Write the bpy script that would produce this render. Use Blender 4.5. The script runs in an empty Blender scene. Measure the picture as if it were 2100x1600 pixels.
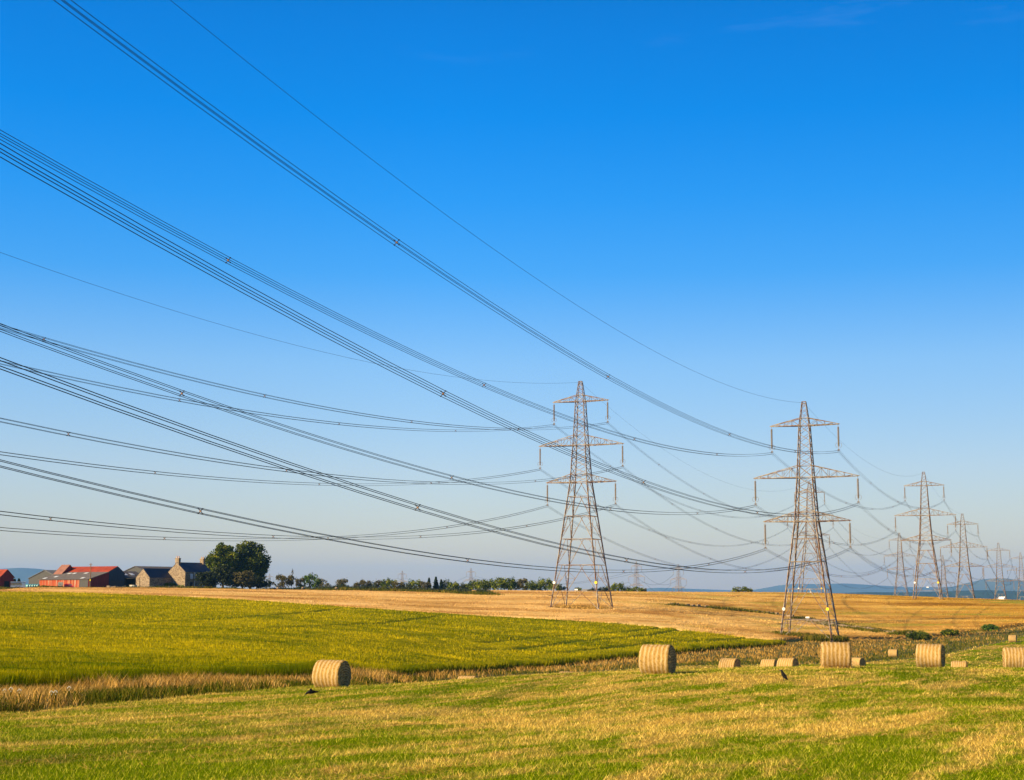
import bpy, math, random
import numpy as np
from mathutils import Vector, Matrix

# ------------------------------------------------------------------ camera, world, sun, exposure
SC = bpy.context.scene
COL = SC.collection
F = 3126.0; HY = 1214.0                      # focal length and horizon row, in pixels of a 2100 x 1600 frame
PITCH = math.atan((HY-800)/F)
cam = bpy.data.cameras.new('camera'); camo = bpy.data.objects.new('camera', cam); COL.objects.link(camo)
cam.lens = F/2100*36; cam.sensor_width = 36; cam.sensor_fit = 'HORIZONTAL'
cam.clip_start = 0.5; cam.clip_end = 60000
camo.location = (0, 0, 0); camo.rotation_euler = (math.pi/2+PITCH, 0, 0)
SC.camera = camo

SUN_EL, SUN_AZ = math.radians(26), math.radians(65.5)      # azimuth measured from straight behind the camera towards the left
sdir = Vector((-math.sin(SUN_AZ)*math.cos(SUN_EL), -math.cos(SUN_AZ)*math.cos(SUN_EL), math.sin(SUN_EL)))
sl = bpy.data.lights.new('sun', 'SUN'); sl.energy = 5.0; sl.angle = math.radians(0.5); sl.color = (1.0, 0.76, 0.41)
so = bpy.data.objects.new('sun', sl); COL.objects.link(so)
so.rotation_euler = sdir.to_track_quat('Z', 'Y').to_euler()

W = bpy.data.worlds.new('World'); SC.world = W; W.use_nodes = True
wn = W.node_tree; wn.nodes.clear()
def wnode(t, **k):
    n = wn.nodes.new(t)
    for a, b in k.items(): setattr(n, a, b)
    return n
sky = wnode('ShaderNodeTexSky', sky_type='NISHITA', sun_disc=False)
sky.sun_elevation = SUN_EL
sky.sun_rotation = math.atan2(sdir.x, sdir.y)
sky.air_density = 1.0; sky.dust_density = 0.4; sky.ozone_density = 2.5; sky.altitude = 100
# the deep polarised blue overhead and the grey-lilac band at the horizon: the physical sky tinted by elevation, darkened above the view to cut ambient fill
tc = wnode('ShaderNodeTexCoord'); sxyz = wnode('ShaderNodeSeparateXYZ')
rmp = wnode('ShaderNodeValToRGB'); mr_ = wnode('ShaderNodeMapRange'); mr_.inputs['From Max'].default_value = 1.0
wn.links.new(tc.outputs['Generated'], sxyz.inputs[0]); wn.links.new(sxyz.outputs[2], mr_.inputs[0]); wn.links.new(mr_.outputs[0], rmp.inputs[0])
SKYSCALE = 3.0
SKYTINT = [(0.0075, (0.731, 0.577, 0.494)), (0.0784, (0.674, 0.653, 0.717)), (0.1472, (0.497, 0.685, 0.860)), (0.2055, (0.164, 0.604, 0.965)), (0.2529, (0.059, 0.578, 1.027)), (0.3051, (0.002, 0.544, 1.052)), (0.3554, (0.000, 0.508, 1.020)), (0.5000, (0.000, 0.346, 0.693)), (0.8000, (0.000, 0.229, 0.459))]
el = rmp.color_ramp.elements
while len(el) < len(SKYTINT): el.new(.5)
for e_, (p_, c_) in zip(el, SKYTINT): e_.position = p_; e_.color = (c_[0]/SKYSCALE, c_[1]/SKYSCALE, c_[2]/SKYSCALE, 1)
mul = wnode('ShaderNodeVectorMath', operation='MULTIPLY'); sca = wnode('ShaderNodeVectorMath', operation='SCALE'); sca.inputs['Scale'].default_value = SKYSCALE
bg = wnode('ShaderNodeBackground'); bg.inputs['Strength'].default_value = 0.10
wo = wnode('ShaderNodeOutputWorld')
wn.links.new(sky.outputs[0], mul.inputs[0]); wn.links.new(rmp.outputs[0], mul.inputs[1]); 
mrx = wnode('ShaderNodeMapRange'); mrx.inputs['From Min'].default_value = -.05; mrx.inputs['From Max'].default_value = .40; mrx.inputs['To Min'].default_value = SKYSCALE; mrx.inputs['To Max'].default_value = SKYSCALE*.76
wn.links.new(sxyz.outputs[0], mrx.inputs[0]); wn.links.new(mrx.outputs[0], sca.inputs['Scale'])   # darker towards the right, as through a polarising filter
wn.links.new(mul.outputs[0], sca.inputs[0])
# faint cirrus wisps high up
cmap = wnode('ShaderNodeMapping'); cmap.inputs['Scale'].default_value = (5, 5, 42); cmap.inputs['Rotation'].default_value = (0, math.radians(3), 0); cmap.inputs['Location'].default_value = (1.3, 0, 0.4)
cno = wnode('ShaderNodeTexNoise'); cno.inputs['Scale'].default_value = 1.0; cno.inputs['Detail'].default_value = 6; cno.inputs['Roughness'].default_value = .65
cr1 = wnode('ShaderNodeMapRange'); cr1.inputs['From Min'].default_value = .56; cr1.inputs['From Max'].default_value = .80
cr2 = wnode('ShaderNodeMapRange'); cr2.inputs['From Min'].default_value = .325; cr2.inputs['From Max'].default_value = .365; cr2.inputs['To Max'].default_value = .05
cmu = wnode('ShaderNodeMath', operation='MULTIPLY'); cmx = wnode('ShaderNodeMix', data_type='RGBA'); cmx.inputs[7].default_value = (6.0, 6.4, 7.2, 1)
wn.links.new(tc.outputs['Generated'], cmap.inputs[0]); wn.links.new(cmap.outputs[0], cno.inputs['Vector']); wn.links.new(cno.outputs['Fac'], cr1.inputs[0])
wn.links.new(sxyz.outputs[2], cr2.inputs[0]); wn.links.new(cr1.outputs[0], cmu.inputs[0]); wn.links.new(cr2.outputs[0], cmu.inputs[1])
wn.links.new(cmu.outputs[0], cmx.inputs[0]); wn.links.new(sca.outputs[0], cmx.inputs[6]); wn.links.new(cmx.outputs[2], bg.inputs[0]); wn.links.new(bg.outputs[0], wo.inputs[0])
SC.view_settings.view_transform = 'Standard'; SC.view_settings.look = 'None'
SC.view_settings.exposure = 1.1; SC.view_settings.gamma = 1.0
SC.cycles.volume_bounces = 1; SC.cycles.max_bounces = 6; SC.cycles.diffuse_bounces = 2
SC.cycles.transparent_max_bounces = 8

RNG = np.random.default_rng(7); random.seed(7)

# ------------------------------------------------------------------ projection helper: a pixel of the photo at a distance
cP, sP = math.cos(PITCH), math.sin(PITCH)
def at(px, py, Y):
    xc, yc = (px-1050)/F, (800-py)/F
    # ray in world: x = xc, forward = cP - yc*sP, up = sP + yc*cP
    k = Y/(cP-yc*sP)
    return (xc*k, Y, (sP+yc*cP)*k)

# ------------------------------------------------------------------ node material helper
def mat(name):
    m = bpy.data.materials.new(name); m.use_nodes = True; m.node_tree.nodes.clear()
    return m
class NT:
    def __init__(s, name):
        s.m = mat(name); s.t = s.m.node_tree
        s.out = s.t.nodes.new('ShaderNodeOutputMaterial')
    def n(s, t, **k):
        x = s.t.nodes.new(t)
        for a, b in k.items():
            if a in ('ins',):
                for c, d in b.items():
                    if isinstance(d, bpy.types.NodeSocket): s.t.links.new(d, x.inputs[c])
                    else: x.inputs[c].default_value = d
            else: setattr(x, a, b)
        return x
    def geo(s): return s.n('ShaderNodeNewGeometry').outputs['Position']
    def objc(s): return s.n('ShaderNodeTexCoord').outputs['Object']
    def mapping(s, v, scale=(1,1,1), rot=(0,0,0), loc=(0,0,0)):
        return s.n('ShaderNodeMapping', ins={'Vector': v, 'Scale': scale, 'Rotation': rot, 'Location': loc}).outputs[0]
    def noise(s, v, scale, detail=3, rough=.55, dist=0):
        return s.n('ShaderNodeTexNoise', ins={'Vector': v, 'Scale': scale, 'Detail': detail, 'Roughness': rough, 'Distortion': dist}).outputs['Fac']
    def ramp(s, f, stops, interp='LINEAR'):
        r = s.n('ShaderNodeValToRGB', ins={'Fac': f}); r.color_ramp.interpolation = interp
        el = r.color_ramp.elements
        while len(el) < len(stops): el.new(.5)
        for e, (p, c) in zip(el, stops): e.position = p; e.color = (*c, 1) if len(c) == 3 else c
        return r.outputs['Color']
    def step(s, f, a, b):
        return s.n('ShaderNodeMapRange', ins={'Value': f, 'From Min': a, 'From Max': b}).outputs[0]
    def mix(s, f, a, b, mode='MIX'):
        x = s.n('ShaderNodeMix', data_type='RGBA', blend_type=mode)
        for i, v in ((0, f), (6, a), (7, b)):
            if isinstance(v, bpy.types.NodeSocket): s.t.links.new(v, x.inputs[i])
            else: x.inputs[i].default_value = ((*v, 1) if hasattr(v, '__len__') and len(v) == 3 else v)
        return x.outputs[2]
    def math(s, op, a, b=0.0, c=0.0):
        x = s.n('ShaderNodeMath', operation=op)
        for i, v in enumerate((a, b, c)):
            if isinstance(v, bpy.types.NodeSocket): s.t.links.new(v, x.inputs[i])
            else: x.inputs[i].default_value = v
        return x.outputs[0]
    def attr(s, name): return s.n('ShaderNodeAttribute', attribute_name=name).outputs['Fac']
    def bump(s, h, strength=.5, dist=.1):
        return s.n('ShaderNodeBump', ins={'Height': h, 'Strength': strength, 'Distance': dist}).outputs[0]
    def finish(s, col, rough=.8, normal=None, metallic=0.0, spec=.3, trans=0.0):
        b = s.n('ShaderNodeBsdfPrincipled', ins={'Roughness': rough, 'Metallic': metallic, 'Specular IOR Level': spec})
        if isinstance(col, bpy.types.NodeSocket): s.t.links.new(col, b.inputs['Base Color'])
        else: b.inputs['Base Color'].default_value = (*col, 1)
        if normal is not None: s.t.links.new(normal, b.inputs['Normal'])
        res = b.outputs[0]
        if trans > 0:
            t = s.n('ShaderNodeBsdfTranslucent')
            if isinstance(col, bpy.types.NodeSocket): s.t.links.new(col, t.inputs['Color'])
            else: t.inputs['Color'].default_value = (*col, 1)
            mx = s.n('ShaderNodeMixShader', ins={0: trans})
            s.t.links.new(res, mx.inputs[1]); s.t.links.new(t.outputs[0], mx.inputs[2]); res = mx.outputs[0]
        s.t.links.new(res, s.out.inputs['Surface'])
        return s.m

ROW = math.radians(-24)       # direction the mowing rows and drill rows run in (clockwise from forward)
def rowcoord(t, sx, sy, ang=ROW):
    # rotate so that local y runs along the rows
    r = t.n('ShaderNodeMapping', vector_type='POINT', ins={'Vector': t.geo(), 'Rotation': (0, 0, -ang)}).outputs[0]
    return t.mapping(r, (sx, sy, 1))

# --- mown hay field colours (shared by the ground sheet and its blades)
def lawn_col(t, tint=None):
    a = t.noise(rowcoord(t, .85, .16), 1.0, 3, .6, .5)
    b = t.noise(rowcoord(t, 3.4, 1.3), 1.0, 3, .65)
    c = t.noise(t.geo(), .05, 2, .5)
    w = t.math('ADD', t.math('MULTIPLY', a, .62), t.math('MULTIPLY', b, .38))
    w = t.math('ADD', w, t.math('MULTIPLY', t.math('SUBTRACT', c, .5), .45))
    dist = t.n('ShaderNodeVectorMath', operation='LENGTH', ins={0: t.geo()}).outputs['Value']
    w = t.math('SUBTRACT', w, t.math('MULTIPLY', t.step(dist, 27, 17), .06))     # the sward is greener at the near end of the field
    straw = t.step(w, .44, .56)
    if tint is not None:
        straw = t.math('ADD', straw, t.math('MULTIPLY', t.math('SUBTRACT', tint, .5), .65))
        straw = t.n('ShaderNodeClamp', ins={0: straw}).outputs[0]
    return straw
def m_lawn_ground():
    t = NT('mown_field_soil')
    s = lawn_col(t)
    f = t.noise(t.geo(), 9, 4, .7)
    g = t.ramp(f, [(.25, (.04, .075, .001)), (.7, (.15, .20, .003))])
    y = t.ramp(f, [(.25, (.15, .10, .015)), (.7, (.46, .32, .075))])
    return t.finish(t.mix(s, g, y), 1.0, t.bump(f, .6, .05), spec=0)
def m_lawn_blade():
    t = NT('grass_blades')
    ti = t.attr('tint')
    s = lawn_col(t, ti)
    g = t.mix(ti, (.055, .125, .001), (.36, .39, .003))
    y = t.mix(ti, (.48, .28, .025), (.95, .69, .18))
    return t.finish(t.mix(s, g, y), 1.0, spec=0, trans=.28)
def m_barley(blade):
    t = NT('barley_ears' if blade else 'barley_canopy')
    a = t.noise(rowcoord(t, .10, .035, math.radians(60)), 1.0, 4, .6, .5)
    c = t.noise(t.geo(), .02, 2, .5)
    w = t.math('ADD', t.math('MULTIPLY', a, .6), t.math('MULTIPLY', c, .4))
    dr = t.noise(rowcoord(t, 1.1, .02, math.radians(66)), 1.0, 2, .5)
    w = t.math('ADD', w, t.math('MULTIPLY', t.math('SUBTRACT', dr, .5), .45))
    dl = t.n('ShaderNodeVectorMath', operation='LENGTH', ins={0: t.mapping(t.geo(), (1, 1, 0), loc=(24, -84, 0))}).outputs['Value']
    w = t.math('SUBTRACT', w, t.math('MULTIPLY', t.step(dl, 30, 8), .13))      # greener near the lower corner, with the hollow's shade painted into the colour
    if blade:
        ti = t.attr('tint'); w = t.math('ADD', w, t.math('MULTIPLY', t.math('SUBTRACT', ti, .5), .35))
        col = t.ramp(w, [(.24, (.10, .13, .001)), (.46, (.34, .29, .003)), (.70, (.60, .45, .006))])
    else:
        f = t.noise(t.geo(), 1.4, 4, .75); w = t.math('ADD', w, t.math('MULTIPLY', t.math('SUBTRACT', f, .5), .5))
        col = t.ramp(w, [(.30, (.06, .09, .001)), (.5, (.18, .175, .003)), (.70, (.30, .25, .005))])  # sheet darker than the ears, painting in the shade between tufts
    tr = t.attr('track')
    col = t.mix(tr, col, (.045, .075, .008))
    return t.finish(col, 1.0, spec=0, trans=.25 if blade else 0)
def m_wheat(blade):
    t = NT('wheat_ears' if blade else 'wheat_canopy')
    a = t.noise(rowcoord(t, .05, .012, math.radians(75)), 1.0, 5, .65, .3)
    big = t.noise(t.mapping(t.geo(), (.014, .045, 1)), 1.0, 3, .6)
    sx = t.n('ShaderNodeSeparateXYZ', ins={0: t.geo()})
    right = t.step(sx.outputs[0], 10, 130)
    w = a
    if blade:
        w = t.math('ADD', w, t.math('MULTIPLY', t.math('SUBTRACT', t.attr('tint'), .5), .4))
    else:
        f = t.noise(t.geo(), .9, 4, .75); w = t.math('ADD', w, t.math('MULTIPLY', t.math('SUBTRACT', f, .5), .4))
    c1 = t.ramp(w, [(.36, (.34, .17, .045)), (.5, (.56, .33, .105)), (.64, (.72, .47, .18))])
    c2 = t.ramp(w, [(.36, (.24, .115, .012)), (.5, (.43, .23, .032)), (.64, (.58, .35, .06))])
    col = t.mix(right, c1, c2)
    weeds = t.math('MULTIPLY', t.step(big, .54, .60), t.math('ADD', t.math('MULTIPLY', right, .8), .12))
    col = t.mix(weeds, col, (.24, .23, .03))
    tr = t.attr('track'); col = t.mix(tr, col, (.16, .12, .035))
    return t.finish(col, 1.0, spec=0, trans=.15 if blade else 0)
def m_ground():
    t = NT('rough_ground')
    f = t.noise(t.geo(), .7, 5, .7); g = t.noise(t.geo(), .004, 4, .6)
    near = t.ramp(f, [(.3, (.05, .07, .012)), (.7, (.16, .13, .04))])
    far = t.ramp(g, [(.35, (.05, .09, .02)), (.5, (.22, .18, .06)), (.62, (.10, .13, .03))])
    ln = t.n('ShaderNodeVectorMath', operation='LENGTH', ins={0: t.geo()}).outputs['Value']
    return t.finish(t.mix(t.step(ln, 600, 900), near, far), .95, spec=.05)
def m_verge(dark):
    t = NT('verge_green_blades' if dark else 'dry_grass_blades')
    ti = t.attr('tint'); a = t.noise(t.geo(), .25, 3, .6)
    w = t.math('ADD', t.math('MULTIPLY', a, .6), t.math('MULTIPLY', ti, .4))
    if dark: col = t.ramp(w, [(.3, (.028, .05, .003)), (.5, (.085, .10, .005)), (.7, (.24, .17, .028))])
    else: col = t.ramp(w, [(.3, (.20, .11, .015)), (.5, (.47, .27, .055)), (.7, (.76, .48, .15))])
    return t.finish(col, 1.0, spec=0, trans=.22)
def m_simple(name, col, var=.25, scale=3.0, rough=.8, metallic=0, spec=.3, stretch=(1,1,1), bump=0, trans=0):
    t = NT(name)
    f = t.noise(t.mapping(t.objc(), stretch), scale, 4, .65)
    a = tuple(c*(1-var) for c in col); b = tuple(min(1, c*(1+var)) for c in col)
    nrm = t.bump(f, bump, .05) if bump else None
    return t.finish(t.ramp(f, [(.3, a), (.7, b)]), rough, nrm, metallic, spec, trans)
def m_steel():
    t = NT('rusting_galvanised_steel')
    f = t.noise(t.objc(), .9, 4, .7)
    return t.finish(t.ramp(f, [(.38, (.33, .29, .24)), (.5, (.20, .15, .11)), (.62, (.15, .065, .028))]), .7, metallic=.0, spec=.3)
def m_rust_sheet():
    t = NT('peeling_red_sheet')
    v = t.mapping(t.objc(), (1.6, 1.6, .10)); f = t.noise(v, 1.0, 4, .6); g = t.noise(t.objc(), 5, 3)
    w = t.math('ADD', f, t.math('MULTIPLY', t.math('SUBTRACT', g, .5), .25))
    wv = t.n('ShaderNodeTexWave', ins={'Vector': t.objc(), 'Scale': 6.0}).outputs['Fac']
    return t.finish(t.ramp(w, [(.34, (.17, .014, .003)), (.49, (.36, .052, .006)), (.56, (.34, .11, .04)), (.63, (.34, .25, .19))]), .75, t.bump(wv, .3, .03))
def m_stone():
    t = NT('rubble_stone')
    vo = t.n('ShaderNodeTexVoronoi', ins={'Vector': t.mapping(t.objc(), (1, 1, 1.7)), 'Scale': 2.6})
    e = t.n('ShaderNodeTexVoronoi', feature='DISTANCE_TO_EDGE', ins={'Vector': t.mapping(t.objc(), (1, 1, 1.7)), 'Scale': 2.6})
    hue = t.n('ShaderNodeSeparateColor', ins={0: vo.outputs['Color']}).outputs[0]
    c = t.ramp(hue, [(.1, (.13, .085, .05)), (.5, (.23, .165, .11)), (.9, (.34, .26, .17))])
    k = t.step(e.outputs['Distance'], .02, .10)
    return t.finish(t.mix(k, (.30, .24, .17), c), .9, t.bump(k, .6, .05), spec=.1)
def m_bale():
    t = NT('net_wrapped_straw')
    o = t.objc(); sx = t.n('ShaderNodeSeparateXYZ', ins={0: o})
    wob = t.noise(o, 2.5, 3)
    x = t.math('ADD', t.math('MULTIPLY', sx.outputs[0], 36.0), t.math('MULTIPLY', wob, 5.5))
    bands = t.math('MULTIPLY', t.math('ADD', t.math('MULTIPLY', t.math('SINE', x), .5), .5), t.math('ADD', t.math('MULTIPLY', t.noise(o, 1.7, 2), 1.4), .3))
    fine = t.noise(t.mapping(o, (28, 9, 9)), 1.6, 4, .75)
    c = t.ramp(fine, [(.3, (.17, .085, .012)), (.5, (.36, .21, .045)), (.72, (.56, .38, .13))])
    pale = t.mix(t.math('MULTIPLY', t.step(bands, .3, .95), .60), c, (.58, .42, .23))
    h = t.math('ADD', t.math('MULTIPLY', bands, .3), fine)
    return t.finish(pale, .75, t.bump(h, .7, .03), spec=.2)
def m_bale_end():
    t = NT('rolled_straw_end')
    o = t.objc()
    r = t.n('ShaderNodeVectorMath', operation='LENGTH', ins={0: t.mapping(o, (0, 1, 1))}).outputs['Value']
    n = t.noise(o, 9, 4, .7)
    s = t.math('SINE', t.math('ADD', t.math('MULTIPLY', r, 60.0), t.math('MULTIPLY', n, 9.0)))
    w = t.math('ADD', t.math('MULTIPLY', s, .2), n)
    return t.finish(t.ramp(w, [(.25, (.14, .085, .03)), (.55, (.36, .23, .09)), (.85, (.58, .41, .18))]), .9, t.bump(w, .8, .04), spec=.1)
def m_leaf(name, a, b, c):
    t = NT(name)
    ti = t.attr('tint'); n = t.noise(t.objc(), .35, 3, .6)
    w = t.math('ADD', t.math('MULTIPLY', ti, .55), t.math('MULTIPLY', n, .45))
    return t.finish(t.ramp(w, [(.25, a), (.5, b), (.75, c)]), .6, spec=.25, trans=.22)

M = dict(
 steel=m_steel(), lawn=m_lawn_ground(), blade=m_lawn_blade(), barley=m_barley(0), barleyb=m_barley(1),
 wheat=m_wheat(0), wheatb=m_wheat(1), ground=m_ground(), vdark=m_verge(1), vdry=m_verge(0),
 cable=m_simple('weathered_aluminium_cable', (.035, .042, .05), .15, 2, .6),
 spacer=m_simple('spacer_metal', (.02, .018, .02), .3, 4), spacerc=m_simple('rusty_spacer_core', (.26, .12, .04), .3, 4),
 insul=m_simple('grey_brown_glass_discs', (.26, .20, .14), .35, 6, .35, spec=.5),
 ring=m_simple('galvanised_fitting', (.22, .20, .20), .2, 3, .5),
 yellow=m_simple('yellow_enamel', (.85, .62, .02), .05, 3, .5), white=m_simple('white_paint', (.80, .79, .76), .08, 2, .6),
 redsheet=m_rust_sheet(), stone=m_stone(),
 darkred=m_simple('dark_red_sheet', (.24, .020, .012), .35, 1.5, .7, stretch=(3, 3, .3)),
 redroof=m_simple('red_corrugated_roof', (.25, .034, .007), .35, .8, .7),
 pinkroof=m_simple('faded_pink_roof', (.23, .10, .07), .25, 1.2, .8),
 greyroof=m_simple('grey_fibre_cement', (.105, .09, .085), .30, 1.0, .9),
 paleroof=m_simple('pale_grey_sheet_roof', (.16, .16, .16), .15, 1.0, .8),
 greysheet=m_simple('grey_cladding', (.055, .055, .055), .2, 2.0, .7, stretch=(3, 3, .2)),
 bluesheet=m_simple('blue_grey_cladding', (.035, .05, .066), .25, 1.2, .7, stretch=(2, 2, .5)),
 slate=m_simple('blue_slate', (.032, .038, .058), .22, 3.0, .55),
 skylight=m_simple('skylight_sheet', (.55, .58, .60), .1, 3, .4),
 glass=m_simple('window_glass', (.10, .14, .17), .2, 1, .15, spec=.6),
 black=m_simple('dark_opening', (.02, .02, .02), .2, 1, .9),
 wood=m_simple('creosoted_timber', (.22, .12, .06), .3, 3, .8, stretch=(4, 4, .4)),
 clay=m_simple('clay_pot', (.60, .36, .18), .1, 4, .8),
 redpaint=m_simple('red_car_paint', (.75, .008, .05), .08, 1, .3, spec=.5),
 cream=m_simple('cream_paint', (.50, .44, .33), .1, 2, .5), orange=m_simple('orange_steel', (.70, .28, .02), .2, 2, .6),
 tyre=m_simple('tyre_rubber', (.02, .02, .02), .2, 3, .8), alu=m_simple('aluminium_slats', (.50, .52, .55), .15, 3, .45),
 bluewrap=m_simple('blue_green_wrap', (.10, .32, .36), .15, 2, .3, spec=.5),
 bark=m_simple('bark', (.10, .075, .05), .3, 3, .9, stretch=(3, 3, .5)),
 feather=m_simple('black_feathers', (.004, .004, .005), .3, 8, .6, spec=.15), beak=m_simple('grey_beak', (.05, .05, .05), .2, 4, .4),
 flower=m_simple('cream_umbels', (.52, .50, .42), .1, 9, .8),
 bale=m_bale(), baleend=m_bale_end(),
 hill=m_simple('moorland_hill', (.07, .085, .05), .35, .0012, .95, spec=.05), wood_far=m_simple('far_woodland', (.025, .045, .018), .4, .01, .95, spec=.05),
 leaf=m_leaf('broadleaf', (.012, .032, .002), (.08, .12, .005), (.38, .37, .012)),

 leafm=m_leaf('shaded_green_leaf', (.012, .030, .003), (.05, .08, .005), (.20, .21, .012)), leafd=m_leaf('dark_leaf', (.012, .024, .008), (.028, .042, .012), (.06, .075, .018)),
 leafb=m_leaf('bright_leaf', (.035, .075, .008), (.08, .15, .012), (.16, .24, .02)),
 leafo=m_leaf('brownish_leaf', (.045, .040, .014), (.09, .080, .024), (.17, .14, .035)),
 needle=m_leaf('conifer_needle', (.010, .026, .012), (.022, .045, .018), (.04, .07, .025)),
)

# ------------------------------------------------------------------ mesh helpers
def tag(o, label=None, cat=None, group=None, kind=None):
    if label: o['label'] = label
    if cat: o['category'] = cat
    if group: o['group'] = group
    if kind: o['kind'] = kind
    return o
def empty(name, loc, rz=0):
    o = bpy.data.objects.new(name, None); COL.objects.link(o)
    o.location = loc; o.rotation_euler = (0, 0, rz); o.empty_display_size = .5
    return o
def fastmesh(name, V, tris=None, faces=None, mats=(), smooth=False, attrs=None, mi=None):
    me = bpy.data.meshes.new(name)
    V = np.asarray(V, np.float32)
    if tris is not None:
        T = np.asarray(tris, np.int32); k = T.shape[1]
        me.vertices.add(len(V)); me.vertices.foreach_set('co', V.ravel())
        me.loops.add(T.size); me.loops.foreach_set('vertex_index', T.ravel())
        me.polygons.add(len(T)); me.polygons.foreach_set('loop_start', np.arange(0, T.size, k, dtype=np.int32))
        me.polygons.foreach_set('loop_total', np.full(len(T), k, np.int32))
        me.update(calc_edges=True)
    else:
        me.from_pydata(V.tolist(), [], faces)
    for m in mats: me.materials.append(m)
    if smooth: me.polygons.foreach_set('use_smooth', [True]*len(me.polygons))
    if mi is not None: me.polygons.foreach_set('material_index', mi)
    if attrs:
        for k, a in attrs.items():
            at_ = me.attributes.new(k, 'FLOAT', 'POINT'); at_.data.foreach_set('value', np.asarray(a, np.float32))
    me.update()
    return me
def link(name, me, parent=None, loc=None):
    o = bpy.data.objects.new(name, me); COL.objects.link(o)
    if parent: o.parent = parent
    if loc: o.location = loc
    return o
class MB:
    def __init__(s, thin=1.0): s.v = []; s.f = []; s.mi = []; s.cur = 0; s.thin = thin
    def add(s, vs, fs):
        b = len(s.v); s.v += [tuple(v) for v in vs]
        s.f += [tuple(i+b for i in f) for f in fs]; s.mi += [s.cur]*len(fs); return s
    def box(s, x0, x1, y0, y1, z0, z1):
        vs = [(x, y, z) for z in (z0, z1) for y in (y0, y1) for x in (x0, x1)]
        return s.add(vs, [(0, 2, 3, 1), (4, 5, 7, 6), (0, 1, 5, 4), (2, 6, 7, 3), (0, 4, 6, 2), (1, 3, 7, 5)])
    def beam(s, p, q, w, w2=None, n=4):
        w = w*s.thin; w2 = None if w2 is None else w2*s.thin
        p = Vector(p); q = Vector(q); d = (q-p)
        if d.length < 1e-6: return s
        w2 = w if w2 is None else w2
        d.normalize(); u = d.cross(Vector((0, 0, 1)))
        if u.length < .05: u = d.cross(Vector((0, 1, 0)))
        u.normalize(); v = d.cross(u)
        vs = []
        for c, ww in ((p, w), (q, w2)):
            for i in range(n):
                a = 2*math.pi*(i+.5)/n; r = ww*.5*(1.414 if n == 4 else 1)
                vs.append(c+u*(math.cos(a)*r)+v*(math.sin(a)*r))
        fs = [tuple(range(n))[::-1], tuple(range(n, 2*n))]
        fs += [(i, (i+1) % n, n+(i+1) % n, n+i) for i in range(n)]
        return s.add(vs, fs)
    def tube(s, pts, r, n=4, closed=False):
        pts = [Vector(p) for p in pts]; k = len(pts); vs = []
        for i, p in enumerate(pts):
            a = pts[(i-1) % k] if closed or i > 0 else p; b = pts[(i+1) % k] if closed or i < k-1 else p
            d = (b-a).normalized(); u = d.cross(Vector((0, 0, 1)))
            if u.length < .05: u = d.cross(Vector((0, 1, 0)))
            u.normalize(); v = d.cross(u); rr = r[i] if hasattr(r, '__len__') else r
            vs += [p+u*(math.cos(2*math.pi*j/n)*rr)+v*(math.sin(2*math.pi*j/n)*rr) for j in range(n)]
        fs = []
        for i in range(k if closed else k-1):
            i2 = (i+1) % k
            fs += [(i*n+j, i*n+(j+1) % n, i2*n+(j+1) % n, i2*n+j) for j in range(n)]
        if not closed: fs += [tuple(range(n))[::-1], tuple(range((k-1)*n, k*n))]
        return s.add(vs, fs)
    def lathe(s, prof, n=10, c=(0, 0, 0), axis='z', cap=True):
        vs = []
        for r, z in prof:
            for j in range(n):
                a = 2*math.pi*j/n; p = (math.cos(a)*r, math.sin(a)*r, z)
                if axis == 'x': p = (p[2], p[0], p[1])
                if axis == 'y': p = (p[0], p[2], p[1])
                vs.append((p[0]+c[0], p[1]+c[1], p[2]+c[2]))
        k = len(prof); fs = [(i*n+j, i*n+(j+1) % n, (i+1)*n+(j+1) % n, (i+1)*n+j) for i in range(k-1) for j in range(n)]
        if cap: fs += [tuple(range(n))[::-1], tuple(range((k-1)*n, k*n))]
        return s.add(vs, fs)
    def extr(s, prof, a0, a1, axis='x'):
        """extrude a (u,z) outline; axis x: outline lies in (y,z); axis y: outline lies in (x,z)"""
        n = len(prof)
        P = (lambda a, u, z: (a, u, z)) if axis == 'x' else (lambda a, u, z: (u, a, z))
        vs = [P(a0, u, z) for u, z in prof]+[P(a1, u, z) for u, z in prof]
        return s.add(vs, [tuple(range(n)), tuple(range(n, 2*n))[::-1]]+[(i, (i+1) % n, n+(i+1) % n, n+i) for i in range(n)])
    def mesh(s, name, mats, smooth=False):
        if not isinstance(mats, (list, tuple)): mats = [mats]
        me = bpy.data.meshes.new(name); me.from_pydata(s.v, [], s.f)
        for m in mats: me.materials.append(m)
        if len(mats) > 1: me.polygons.foreach_set('material_index', s.mi)
        if smooth: me.polygons.foreach_set('use_smooth', [True]*len(me.polygons))
        me.update(); return me
    def build(s, name, mats, parent=None, smooth=False, loc=None):
        return link(name, s.mesh(name, mats, smooth), parent, loc)
def copy_tree(o, parent=None):
    c = o.copy(); COL.objects.link(c)
    if parent: c.parent = parent; c.matrix_parent_inverse = o.matrix_parent_inverse
    for ch in list(o.children): copy_tree(ch, c)
    return c

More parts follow.
